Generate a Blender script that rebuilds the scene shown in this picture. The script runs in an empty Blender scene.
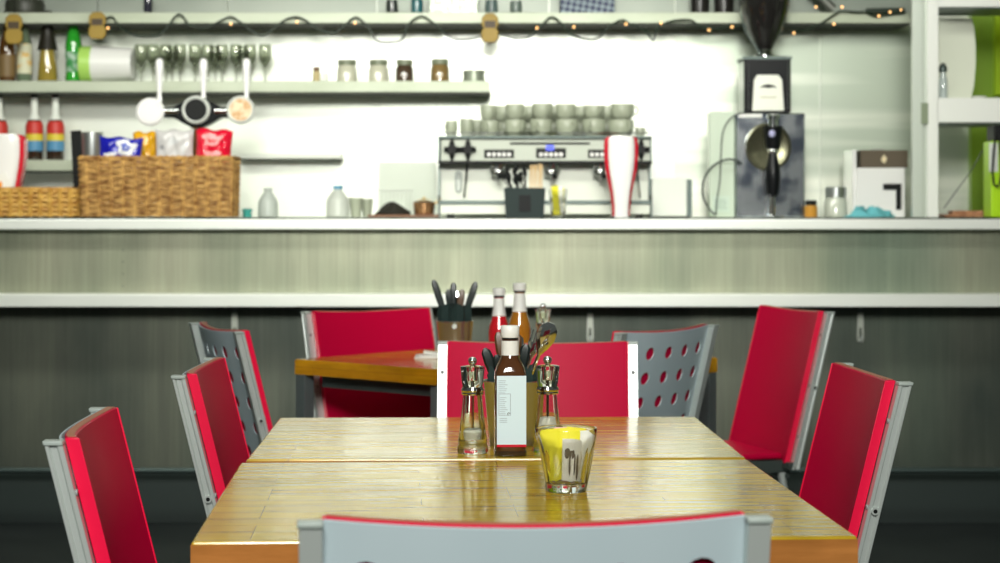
import bpy, bmesh, math, random
from mathutils import Vector, Matrix
random.seed(7)
PI = math.pi
SC = bpy.context.scene
COL = SC.collection
CAM_Z, HY, F = 1.14, 212.5, 2000.0      # eye height, horizon row, focal length in pixels

# ------------------------------------------------------------------ camera
cd = bpy.data.cameras.new('camera'); cam = bpy.data.objects.new('camera', cd); COL.objects.link(cam)
cam.location = (0, 0, CAM_Z); cam.rotation_euler = (PI/2, 0, 0)
cd.sensor_width = 36; cd.lens = 72; cd.shift_y = -0.069; cd.clip_start = 0.05; cd.clip_end = 60
cd.dof.use_dof = True; cd.dof.focus_distance = 3.05; cd.dof.aperture_fstop = 8.0
SC.camera = cam
# ------------------------------------------------------------------ view, world
SC.view_settings.view_transform = 'Standard'; SC.view_settings.look = 'None'
SC.view_settings.gamma = 1; SC.view_settings.exposure = 0.0; SC.view_settings.use_curve_mapping = False
w = bpy.data.worlds.new('world'); SC.world = w; w.use_nodes = True
w.node_tree.nodes['Background'].inputs[0].default_value = (0.80, 0.88, 0.80, 1)
w.node_tree.nodes['Background'].inputs[1].default_value = 0.08
# ------------------------------------------------------------------ lights of the room and added fills
def area(name, loc, target, sx, sy, power, col=(1, 1, 1), spread=180):
    l = bpy.data.lights.new(name, 'AREA'); l.shape = 'RECTANGLE'; l.size = sx; l.size_y = sy; l.energy = power; l.color = col; l.spread = math.radians(spread)
    o = bpy.data.objects.new(name, l); COL.objects.link(o); o.location = loc
    o.rotation_euler = (Vector(target) - Vector(loc)).to_track_quat('-Z', 'Y').to_euler(); return o
area('window_daylight', (0.0, -0.6, 3.0), (0, 6.0, 0.9), 1.0, 1.2, 168, (1.0, 0.99, 0.93))
area('bar_fill_spot', (0.0, -1.0, 3.0), (0, 7.4, 1.62), 1.6, 0.8, 11, (1.0, 0.99, 0.93), 36)  # added narrow spot that brightens the upper part of the bar
area('bar_ceiling_lamp', (-0.5, 5.8, 2.55), (-0.3, 8.5, 1.55), 4.0, 0.25, 66, (1.0, 1.0, 0.90))
area('table_fill', (0.0, 3.6, 3.0), (0, 3.6, 0), 1.6, 1.4, 3.5, (1.0, 0.98, 0.88), 80)  # added fill aimed straight down at the tables

# ------------------------------------------------------------------ materials
MATS = {}
def mat(name, col, rough=0.5, metal=0.0, coat=0.0, trans=0.0, emit=0.0, ior=1.45, spec=0.5, noise=None, coat_rough=0.05):
    """noise = (colour2, scale xyz, contrast lo, hi, detail)"""
    if name in MATS: return MATS[name]
    m = bpy.data.materials.new(name); m.use_nodes = True; nt = m.node_tree; b = nt.nodes['Principled BSDF']
    b.inputs['Base Color'].default_value = (*col, 1); b.inputs['Roughness'].default_value = rough
    b.inputs['Metallic'].default_value = metal; b.inputs['Coat Weight'].default_value = coat
    b.inputs['Coat Roughness'].default_value = coat_rough
    b.inputs['Transmission Weight'].default_value = trans; b.inputs['IOR'].default_value = ior
    b.inputs['Specular IOR Level'].default_value = spec
    if emit:
        b.inputs['Emission Color'].default_value = (*col, 1); b.inputs['Emission Strength'].default_value = emit
    if noise:
        c2, sc, lo, hi, det = noise
        tc = nt.nodes.new('ShaderNodeTexCoord'); mp = nt.nodes.new('ShaderNodeMapping'); mp.inputs['Scale'].default_value = sc
        n = nt.nodes.new('ShaderNodeTexNoise'); n.inputs['Scale'].default_value = 1.0; n.inputs['Detail'].default_value = det
        r = nt.nodes.new('ShaderNodeValToRGB'); r.color_ramp.elements[0].position = lo; r.color_ramp.elements[1].position = hi
        r.color_ramp.elements[0].color = (*col, 1); r.color_ramp.elements[1].color = (*c2, 1)
        nt.links.new(tc.outputs['Object'], mp.inputs[0]); nt.links.new(mp.outputs[0], n.inputs[0])
        nt.links.new(n.outputs[0], r.inputs[0]); nt.links.new(r.outputs[0], b.inputs['Base Color'])
    MATS[name] = m; return m

def bar_metal(name, c1, c2, stain, rough):
    """weathered zinc sheet: vertical brushing, cloudy patina and a few long run marks"""
    m = bpy.data.materials.new(name); m.use_nodes = True; nt = m.node_tree; b = nt.nodes['Principled BSDF']; L = nt.links.new
    N = nt.nodes.new
    tc = N('ShaderNodeTexCoord')
    def noise(scale, det, rgh=0.5):
        mp = N('ShaderNodeMapping'); mp.inputs['Scale'].default_value = scale
        n = N('ShaderNodeTexNoise'); n.inputs['Scale'].default_value = 1; n.inputs['Detail'].default_value = det
        n.inputs['Roughness'].default_value = rgh
        L(tc.outputs['Object'], mp.inputs[0]); L(mp.outputs[0], n.inputs[0]); return n.outputs[0]
    def ramp(src, lo, hi, a, c):
        r = N('ShaderNodeValToRGB'); r.color_ramp.elements[0].position = lo; r.color_ramp.elements[1].position = hi
        r.color_ramp.elements[0].color = (*a, 1); r.color_ramp.elements[1].color = (*c, 1); L(src, r.inputs[0]); return r.outputs[0]
    def mix(kind, f, a, c):
        x = N('ShaderNodeMix'); x.data_type = 'RGBA'; x.blend_type = kind
        if isinstance(f, float): x.inputs[0].default_value = f
        else: L(f, x.inputs[0])
        L(a, x.inputs[6]); L(c, x.inputs[7]); return x.outputs[2]
    base = ramp(noise((2.2, 1, 1.2), 4), 0.35, 0.65, c1, c2)
    streak = ramp(noise((16, 1, 0.5), 5, 0.6), 0.35, 0.7, (0.86, 0.87, 0.87), (1.06, 1.06, 1.04))
    fine = ramp(noise((90, 1, 3), 3, 0.6), 0.3, 0.7, (0.90, 0.90, 0.90), (1.08, 1.08, 1.08))
    col = mix('MULTIPLY', 1.0, base, streak); col = mix('MULTIPLY', 1.0, col, fine)
    st = ramp(noise((1.1, 1, 0.12), 2), 0.55, 0.70, (1, 1, 1), stain)
    col = mix('MULTIPLY', 1.0, col, st)
    L(col, b.inputs['Base Color']); b.inputs['Metallic'].default_value = 0.6; b.inputs['Roughness'].default_value = rough
    return m

def table_wood(name, tint=(1, 1, 1), dark=1.0):
    """varnished butcher block: staves along x with butt joints, stretched grain"""
    m = bpy.data.materials.new(name); m.use_nodes = True; nt = m.node_tree; b = nt.nodes['Principled BSDF']; L = nt.links.new
    N = nt.nodes.new
    tc = N('ShaderNodeTexCoord')
    br = N('ShaderNodeTexBrick'); br.inputs['Scale'].default_value = 1.0
    br.inputs['Brick Width'].default_value = 0.33; br.inputs['Row Height'].default_value = 0.055; br.offset_frequency = 3
    br.inputs['Mortar Size'].default_value = 0.0006; br.inputs['Mortar Smooth'].default_value = 0.3
    br.inputs['Color1'].default_value = (0.64, 0.45, 0.030, 1); br.inputs['Color2'].default_value = (0.54*dark, 0.34*dark, 0.020*dark, 1)
    br.inputs['Mortar'].default_value = (0.36, 0.19, 0.04, 1); br.offset = 0.37; br.inputs['Bias'].default_value = -0.2
    mpb = N('ShaderNodeMapping'); L(tc.outputs['Object'], mpb.inputs[0])
    # fold z into y so that the front edge shows blocks too
    sep = N('ShaderNodeSeparateXYZ'); cmb = N('ShaderNodeCombineXYZ'); ad = N('ShaderNodeMath'); ad.operation = 'ADD'
    L(tc.outputs['Object'], sep.inputs[0]); L(sep.outputs[0], cmb.inputs[0]); L(sep.outputs[1], ad.inputs[0]); L(sep.outputs[2], ad.inputs[1])
    L(ad.outputs[0], cmb.inputs[1]); L(cmb.outputs[0], br.inputs['Vector'])
    mp = N('ShaderNodeMapping'); mp.inputs['Scale'].default_value = (5, 70, 45)
    n = N('ShaderNodeTexNoise'); n.inputs['Scale'].default_value = 1; n.inputs['Detail'].default_value = 6; n.inputs['Roughness'].default_value = 0.65
    L(tc.outputs['Object'], mp.inputs[0]); L(mp.outputs[0], n.inputs[0])
    r = N('ShaderNodeValToRGB'); r.color_ramp.elements[0].position = 0.3; r.color_ramp.elements[1].position = 0.72
    r.color_ramp.elements[0].color = (0.72*tint[0], 0.68*tint[1], 0.60*tint[2], 1); r.color_ramp.elements[1].color = (1.18*tint[0], 1.18*tint[1], 1.15*tint[2], 1)
    L(n.outputs[0], r.inputs[0])
    x = N('ShaderNodeMix'); x.data_type = 'RGBA'; x.blend_type = 'MULTIPLY'; x.inputs[0].default_value = 1.0
    L(br.outputs['Color'], x.inputs[6]); L(r.outputs[0], x.inputs[7])
    # large cloudy wear
    n2 = N('ShaderNodeTexNoise'); n2.inputs['Scale'].default_value = 5; n2.inputs['Detail'].default_value = 3
    L(tc.outputs['Object'], n2.inputs[0])
    r2 = N('ShaderNodeValToRGB'); r2.color_ramp.elements[0].position = 0.35; r2.color_ramp.elements[1].position = 0.7
    r2.color_ramp.elements[0].color = (0.72, 0.72, 0.62, 1); r2.color_ramp.elements[1].color = (1.1, 1.1, 1.0, 1)
    L(n2.outputs[0], r2.inputs[0])
    y = N('ShaderNodeMix'); y.data_type = 'RGBA'; y.blend_type = 'MULTIPLY'; y.inputs[0].default_value = 1.0
    L(x.outputs[2], y.inputs[6]); L(r2.outputs[0], y.inputs[7])
    L(y.outputs[2], b.inputs['Base Color'])
    rr = N('ShaderNodeMapRange'); rr.inputs[1].default_value = 0.3; rr.inputs[2].default_value = 0.7; rr.inputs[3].default_value = 0.09; rr.inputs[4].default_value = 0.22
    L(n.outputs[0], rr.inputs[0]); L(rr.outputs[0], b.inputs['Roughness'])
    b.inputs['Specular IOR Level'].default_value = 0.5
    bp = N('ShaderNodeBump'); bp.inputs['Strength'].default_value = 0.03; bp.inputs['Distance'].default_value = 0.002
    L(br.outputs['Fac'], bp.inputs['Height']); bp.invert = True; L(bp.outputs[0], b.inputs['Normal'])
    return m

M = dict(
    red=mat('red_laminate', (0.52, 0.0015, 0.040), 0.42, spec=0.10),
    redlit=mat('red_edge_lit', (0.85, 0.004, 0.055), 0.35),  # brighter red: light on the camera-facing pad edge is put into the colour
    ply=mat('plywood_edge', (0.40, 0.16, 0.09), 0.5),
    sheet=mat('grey_painted_sheet', (0.48, 0.59, 0.63), 0.5, metal=0.1, noise=((0.52, 0.63, 0.67), (6, 6, 2), 0.35, 0.7, 3)),
    alu=mat('brushed_aluminium', (0.62, 0.68, 0.65), 0.36, metal=0.5),
    alud=mat('dark_aluminium', (0.10, 0.13, 0.12), 0.4, metal=0.6),
    capg=mat('grey_plastic_cap', (0.38, 0.44, 0.41), 0.4),
    black=mat('black_plastic', (0.008, 0.009, 0.009), 0.45, spec=0.2),
    blackm=mat('black_enamel', (0.006, 0.007, 0.008), 0.28, spec=0.25),
    chrome=mat('chrome', (0.85, 0.87, 0.87), 0.08, metal=1.0),
    steel=mat('stainless_steel', (0.62, 0.66, 0.64), 0.28, metal=0.9),
    steelw=mat('pale_steel', (0.78, 0.82, 0.76), 0.35, metal=0.3),
    white=mat('white_plastic', (0.85, 0.86, 0.82), 0.35),
    whitep=mat('white_paint', (0.80, 0.84, 0.76), 0.45),
    whiteg=mat('white_gloss', (0.88, 0.88, 0.86), 0.15, coat=0.5),
    cup=mat('stoneware_cup', (0.40, 0.44, 0.33), 0.3),
    glass=mat('clear_glass', (0.97, 0.99, 0.96), 0.0, trans=1.0, ior=1.45),
    acryl=mat('clear_acrylic', (0.96, 0.97, 0.90), 0.02, trans=1.0, ior=1.40),
    redp=mat('glossy_red_plastic', (0.62, 0.01, 0.03), 0.25),
)
M['wood'] = table_wood('varnished_wood_reflected_yellow')  # yellow reflected from the wall is mixed into the top's base colour
M['woode'] = table_wood('varnished_wood_edge', (0.86, 0.50, 2.2), 0.5)
M['woodb'] = table_wood('varnished_block_wood_warm', (1.0, 0.72, 0.42))

# ------------------------------------------------------------------ mesh builder
class B:
    def __init__(s): s.bm = bmesh.new()
    def box(s, x0, x1, y0, y1, z0, z1, rot=None, about=None):
        vs = [s.bm.verts.new(p) for p in ((x0,y0,z0),(x1,y0,z0),(x1,y1,z0),(x0,y1,z0),(x0,y0,z1),(x1,y0,z1),(x1,y1,z1),(x0,y1,z1))]
        for f in ((0,3,2,1),(4,5,6,7),(0,1,5,4),(1,2,6,5),(2,3,7,6),(3,0,4,7)): s.bm.faces.new([vs[i] for i in f])
        if rot is not None:
            c = Vector(about or ((x0+x1)/2,(y0+y1)/2,(z0+z1)/2))
            for v in vs: v.co = rot @ (v.co - c) + c
        return s
    def rings(s, rings, closed=True, cap0=True, cap1=True):
        R = [[s.bm.verts.new(p) for p in r] for r in rings]; n = len(R[0])
        for a, b in zip(R, R[1:]):
            for i in range(n if closed else n-1):
                j = (i+1) % n
                try: s.bm.faces.new((a[i], a[j], b[j], b[i]))
                except ValueError: pass
        if cap0: s.bm.faces.new(list(reversed(R[0])))
        if cap1: s.bm.faces.new(R[-1])
        return s
    def lathe(s, prof, seg=24, c=(0,0,0), sq=1.0, fac=None, cap0=True, cap1=True, a0=0.0):
        """prof = [(r,z)...]; sq = squareness exponent trick; fac = function(angle, z) -> radius factor"""
        rs = []
        for r, z in prof:
            ring = []
            for i in range(seg):
                a = a0 + 2*PI*i/seg; k = 1.0
                if sq != 1.0: k = (abs(math.cos(a))**sq + abs(math.sin(a))**sq)**(-1/sq)
                if fac: k *= fac(a, z)
                ring.append((c[0]+r*k*math.cos(a), c[1]+r*k*math.sin(a), c[2]+z))
            rs.append(ring)
        return s.rings(rs, True, cap0, cap1)
    def cyl(s, p0, p1, r0, r1=None, seg=14):
        r1 = r0 if r1 is None else r1
        p0, p1 = Vector(p0), Vector(p1); d = (p1-p0).normalized()
        u = d.orthogonal().normalized(); v = d.cross(u)
        f = lambda p, r: [p + u*r*math.cos(2*PI*i/seg) + v*r*math.sin(2*PI*i/seg) for i in range(seg)]
        return s.rings([f(p0, r0), f(p1, r1)])
    def tube(s, pts, r, seg=8, closed=False):
        P = [Vector(p) for p in pts]; n = len(P); rr = r if isinstance(r, (list, tuple)) else [r]*n
        rings = []; up = None
        for i in range(n):
            a = P[(i-1) % n] if (closed or i > 0) else P[i]; b = P[(i+1) % n] if (closed or i < n-1) else P[i]
            d = (b-a).normalized()
            if up is None: up = d.orthogonal().normalized()
            up = (up - d*up.dot(d)).normalized(); v = d.cross(up)
            rings.append([P[i] + up*rr[i]*math.cos(2*PI*k/seg) + v*rr[i]*math.sin(2*PI*k/seg) for k in range(seg)])
        if closed: rings.append(rings[0]); return s.rings(rings, True, False, False)
        return s.rings(rings)
    def ball(s, c, r, sz=1.0, seg=16, rows=9):
        prof = [(r*math.sin(PI*(i+0.02)/(rows+0.04)), -r*sz*math.cos(PI*(i+0.02)/(rows+0.04))) for i in range(rows+1)]
        return s.lathe(prof, seg, c)
    def prism(s, outline, y0, y1, scale=None):
        """outline = [(x,z)...] extruded along y"""
        return s.rings([[(x, y0, z) for x, z in outline], [(x, y1, z) for x, z in outline]])
    def build(s, name, m, parent=None, loc=None, smooth=True, bevel=0.0, rotz=0.0, seg=2):
        bmesh.ops.remove_doubles(s.bm, verts=s.bm.verts, dist=1e-6)
        bmesh.ops.recalc_face_normals(s.bm, faces=s.bm.faces)
        me = bpy.data.meshes.new(name); s.bm.to_mesh(me); s.bm.free(); me.materials.append(m)
        if smooth:
            me.shade_smooth()
            try: me.set_sharp_from_angle(angle=math.radians(38))
            except Exception: pass
        o = bpy.data.objects.new(name, me); COL.objects.link(o)
        if parent: o.parent = parent
        if loc: o.location = loc
        o.rotation_euler.z = rotz
        if bevel:
            md = o.modifiers.new('bevel', 'BEVEL'); md.width = bevel; md.segments = seg; md.limit_method = 'ANGLE'; md.angle_limit = math.radians(40)
        return o

def tag(o, label, cat, group=None, kind=None):
    o['label'] = label; o['category'] = cat
    if group: o['group'] = group
    if kind: o['kind'] = kind
    return o
def thing(name, label, cat, loc, rotz=0.0, group=None):
    o = bpy.data.objects.new(name, None); COL.objects.link(o); o.empty_display_size = 0.05
    o.location = loc; o.rotation_euler.z = rotz
    return tag(o, label, cat, group)
def struct(o): o['kind'] = 'structure'; return o
def dup(root, loc, rotz=0.0, label=None, group=None, scale=None):
    r = root.copy(); COL.objects.link(r); r.location = loc; r.rotation_euler = (0, 0, rotz)
    if label: r['label'] = label
    if group: r['group'] = group
    if scale: r.scale = scale
    for ch in list(root.children):
        c = ch.copy(); COL.objects.link(c); c.parent = r
        for g in list(ch.children):
            d = g.copy(); COL.objects.link(d); d.parent = c
    return r
def at(px, py, Y): return ((px-500)*Y/F, CAM_Z-(py-HY)*Y/F)
def ax(px, Y): return (px-500)*Y/F
def az(py, Y): return CAM_Z-(py-HY)*Y/F

# ================================================================== SETTING
WY = 8.50      # back wall
b = B(); b.box(-5, 5, -3, WY, -0.05, 0)
struct(b.build('floor', mat('dark_floor', (0.012, 0.017, 0.017), 0.5, noise=((0.018, 0.024, 0.024), (3, 3, 3), 0.4, 0.6, 4)), smooth=False))
seams = [-5, ax(-60, WY), ax(228, WY), ax(377, WY), ax(548, WY)+0.004, ax(675, WY), ax(820, WY), ax(975, WY), 5]
b = B(); b.box(-5, 5, WY+0.012, WY+0.1, 0, 3.1)
for x0, x1 in list(zip(seams, seams[1:]))[:5]: b.box(x0+0.0025, x1-0.0025, WY, WY+0.012, 0, 3.1)
wallm = mat('white_steel_panels', (0.80, 0.86, 0.74), 0.34, metal=0.25, noise=((0.88, 0.91, 0.84), (0.9, 1, 3.2), 0.35, 0.65, 4))
struct(b.build('wall_back', wallm, smooth=False))
b = B()
for x0, x1 in list(zip(seams, seams[1:]))[5:]: b.box(x0+0.0025, x1-0.0025, WY, WY+0.0115, 0, 3.1)
struct(b.build('trim_4', mat('steel_wall_sheets_reflections', (0.50, 0.57, 0.47), 0.36, metal=0.5, noise=((0.84, 0.87, 0.76), (0.35, 1, 6.0), 0.42, 0.58, 3)), smooth=False))  # steel sheets; horizontal reflection bands are painted by the colour noise
for nm, x0, x1 in (('wall_left', -5.1, -5.0), ('wall_right', 5.0, 5.1)):
    b = B(); b.box(x0, x1, -3, WY, 0, 3.1); struct(b.build(nm, mat('grey_green_wall', (0.22, 0.26, 0.22), 0.6), smooth=False))
b = B(); b.box(-5.1, 5.1, 2.2, WY+0.1, 3.1, 3.2)
struct(b.build('ceiling', mat('ceiling_grey', (0.35, 0.38, 0.34), 0.7), smooth=False))
# added unseen baffle above the picture, keeps light off the upper wall
b = B(); b.box(-5, 5, 6.95, 7.05, 2.31, 3.1)
struct(b.build('light_baffle', mat('baffle_grey', (0.35, 0.38, 0.34), 0.6), smooth=False))
# green wall panel at right
GX = ax(971, 8.45)
b = B(); b.box(GX, 5, 8.44, 8.50, 0, 3.1)
struct(b.build('trim_2', mat('olive_green_panel', (0.20, 0.34, 0.02), 0.45), smooth=False))
b = B(); b.box(GX+0.09, 5, 8.40, 8.44, az(95, 8.4), 3.1)
struct(b.build('trim_3', mat('lime_green_panel', (0.36, 0.56, 0.005), 0.4), smooth=False))

# ================================================================== BAR
TOPZ = 1.121
tz1 = az(229.5, 7.2)
edge = mat('bar_edge_aluminium', (0.80, 0.84, 0.78), 0.35, metal=0.25, noise=((0.86, 0.89, 0.84), (3, 3, 20), 0.3, 0.7, 3))
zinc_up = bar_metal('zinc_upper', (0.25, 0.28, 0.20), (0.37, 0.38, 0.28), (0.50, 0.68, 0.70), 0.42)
zinc_shaded = bar_metal('zinc_lower_shaded', (0.065, 0.082, 0.070), (0.150, 0.165, 0.128), (0.60, 0.80, 0.80), 0.45)  # shade below the ledge is put into this darker zinc
bar = thing('bar_counter', 'long zinc-clad bar counter with pale aluminium top and ledge', 'bar counter', (0, 7.2, 0))
def barpart(name, m, x0, x1, y0, y1, z0, z1, bev=0.002):
    q = B(); q.box(x0, x1, y0-7.2, y1-7.2, z0, z1); return q.build(name, m, bar, smooth=False, bevel=bev)
barpart('countertop', edge, -4, 4, 7.2, 7.78, tz1, TOPZ-0.005, 0.003)
barpart('dark_top_sheet', mat('dark_top_sheet', (0.05, 0.06, 0.05), 0.4), -4, 4, 7.203, 7.78, TOPZ-0.0049, TOPZ, 0)
lz0, lz1 = az(307, 7.14), az(294.5, 7.14)
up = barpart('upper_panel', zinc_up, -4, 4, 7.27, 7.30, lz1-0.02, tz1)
barpart('ledge', edge, -4, 4, 7.14, 7.30, lz0, lz1, 0.003)
barpart('lower_panel', zinc_shaded, -4, 4, 7.33, 7.36, 0.197, lz0)
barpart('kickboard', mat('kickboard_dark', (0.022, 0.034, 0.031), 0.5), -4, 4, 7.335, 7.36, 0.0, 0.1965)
barpart('bar_body', mat('dark_carcass', (0.03, 0.035, 0.033), 0.6), -4, 4, 7.45, 7.76, 0, tz1-0.002, 0)
q = B(); q.tube([(-4, 0.02, az(470.5, 7.22)), (4, 0.02, az(470.5, 7.22))], 0.011, 12)
q.build('foot_rail', mat('dark_foot_rail', (0.07, 0.10, 0.095), 0.35, metal=0.6), bar)
# riveted joint at x=880 and x=118
for px in (118, 880):
    X = ax(px, 7.27)
    for zz in (250, 262, 274, 286):
        q = B(); q.ball((X+0.018, 0.068, az(zz, 7.27)), 0.0035, 0.6, 8, 4); q.build('rivet', M['alud'], bar)
    q = B(); q.box(X, X+0.036, 0.0685, 0.071, lz1, tz1-0.002); q.build('joint_strip', zinc_up, bar, smooth=False)
    q = B(); q.box(X, X+0.036, 0.1285, 0.131, 0.20, lz0-0.001); q.build('joint_strip', zinc_shaded, bar, smooth=False)
# bag hooks screwed under the ledge
def hook_parts():
    t = thing('bag_hook', 'x', 'hook', (0, 0, 0))
    q = B(); q.box(-0.006, 0.006, -0.004, 0.0, -0.03, 0.0); q.box(-0.012, 0.012, -0.006, 0.0, -0.012, 0.0)
    q.build('bracket', M['alud'], t, bevel=0.001)
    out = []
    q = B()
    o = [(-0.010, -0.03), (0.010, -0.03), (0.013, -0.12), (0.010, -0.136), (-0.010, -0.136), (-0.013, -0.12)]
    inn = [(-0.004, -0.085), (0.004, -0.085), (0.005, -0.11), (0.004, -0.124), (-0.004, -0.124), (-0.005, -0.11)]
    f0 = [q.bm.verts.new((x, -0.008, z)) for x, z in o]; f1 = [q.bm.verts.new((x, -0.008, z)) for x, z in inn]
    g0 = [q.bm.verts.new((x, -0.002, z)) for x, z in o]; g1 = [q.bm.verts.new((x, -0.002, z)) for x, z in inn]
    for i in range(6):
        j = (i+1) % 6
        q.bm.faces.new((f0[i], f0[j], f1[j], f1[i])); q.bm.faces.new((g0[j], g0[i], g1[i], g1[j]))
        q.bm.faces.new((f0[j], f0[i], g0[i], g0[j])); q.bm.faces.new((f1[i], f1[j], g1[j], g1[i]))
    q.build('hook_plate', mat('hook_steel', (0.60, 0.64, 0.56), 0.35, metal=0.5), t, bevel=0.0015)
    q = B(); q.tube([(0, -0.008, -0.13), (0, -0.022, -0.136), (0, -0.03, -0.126), (0, -0.03, -0.112)], 0.0035, 8); q.build('prong', M['alu'], t)
    q = B(); q.ball((-0.034, -0.004, -0.006), 0.006, 0.8, 10, 5); q.build('screw_head', M['alu'], t)
    return t
hk = hook_parts()
hl = ['steel bag hook under the bar ledge above the left perforated chair',
      'steel bag hook under the bar ledge beside the centre pink chair back',
      'steel bag hook under the bar ledge at right above the near right chair']
for i, px in enumerate((235, 590, 860)):
    loc = (ax(px, 7.33), 7.327, lz0)
    if i == 0: hk.location = loc; hk['label'] = hl[0]; hk['group'] = 'bag hooks under the bar ledge'
    else: dup(hk, loc, 0, hl[i], 'bag hooks under the bar ledge')

# back counter behind the bar
b = B(); b.box(-4, 4, 7.86, 8.49, TOPZ-0.04, TOPZ); t = b.build('back_counter', M['steelw'], smooth=False, bevel=0.002)
tag(t, 'steel back counter behind the bar carrying the coffee machine', 'counter')
b = B(); b.box(-4, 4, 7.92, 8.48, 0, TOPZ-0.041); c = b.build('cabinet_body', M['steel'], t, smooth=False)

# ------------------------------------------------------------------ wall shelves
def shelf(x0, x1, y0, z0, z1, name, label, m=None):
    z0 += 0.006
    t = thing(name, label, 'shelf', ((x0+x1)/2, WY-0.001, z0))
    hw = (x1-x0)/2
    q = B(); q.box(-hw, hw, y0-WY, 0, 0, z1-z0); q.build('shelf_board', m or M['shelf'], t, smooth=False, bevel=0.0015)
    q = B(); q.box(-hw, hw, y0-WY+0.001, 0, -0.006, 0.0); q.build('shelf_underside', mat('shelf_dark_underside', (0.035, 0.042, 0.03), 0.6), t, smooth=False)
    return z1
M['shelf'] = mat('shelf_steel', (0.42, 0.47, 0.35), 0.45, metal=0.2, noise=((0.50, 0.55, 0.43), (3, 3, 10), 0.35, 0.65, 3))
S1 = shelf(-4, ax(490, 8.25), 8.25, az(93.5, 8.25), az(81, 8.25), 'wall_shelf', 'long steel shelf at left carrying bottles, wine glasses and jars')
S2 = shelf(-4, ax(910, 8.25), 8.25, az(24.5, 8.25), az(12.5, 8.25), 'wall_shelf', 'topmost steel shelf across the back wall wound with fairy lights')
S3 = shelf(-4, ax(76, 8.25), 8.25, az(172, 8.25), az(160, 8.25), 'wall_shelf', 'short low steel shelf at far left carrying syrup bottles')
S4 = shelf(ax(238, 8.38), ax(341, 8.38), 8.38, az(160, 8.38), az(154, 8.38), 'wall_shelf', 'thin pale bare ledge low on the wall right of the wicker basket', M['whitep'])
q = B()
for x0, x1 in zip(seams, seams[1:]):
    if x0 < ax(905, 8.49): q.box(x0+0.002, min(x1-0.002, ax(911, 8.49)), 8.488, 8.4995, S2+0.0005, 3.09)
struct(q.build('trim_5', mat('shaded_upper_wall_sheets', (0.30, 0.34, 0.29), 0.45, metal=0.3, noise=((0.40, 0.44, 0.38), (2, 1, 2), 0.35, 0.65, 3)), smooth=False))  # darker grey paints the dimmer light above the top shelf
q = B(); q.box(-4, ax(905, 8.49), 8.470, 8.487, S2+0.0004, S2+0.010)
struct(q.build('trim_6', mat('dark_back_strip', (0.03, 0.035, 0.03), 0.6), smooth=False))  # thin dark line along the rear of the top shelf
# glass splash panel between seams
b = B(); b.box(ax(379, 8.46), ax(436, 8.46), 8.46, 8.466, TOPZ, az(162, 8.46))
tag(b.build('splash_panel', mat('pale_splash_panel', (0.70, 0.76, 0.66), 0.25), smooth=False), 'pale splash panel on wall left of the coffee machine', 'panel')

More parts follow.
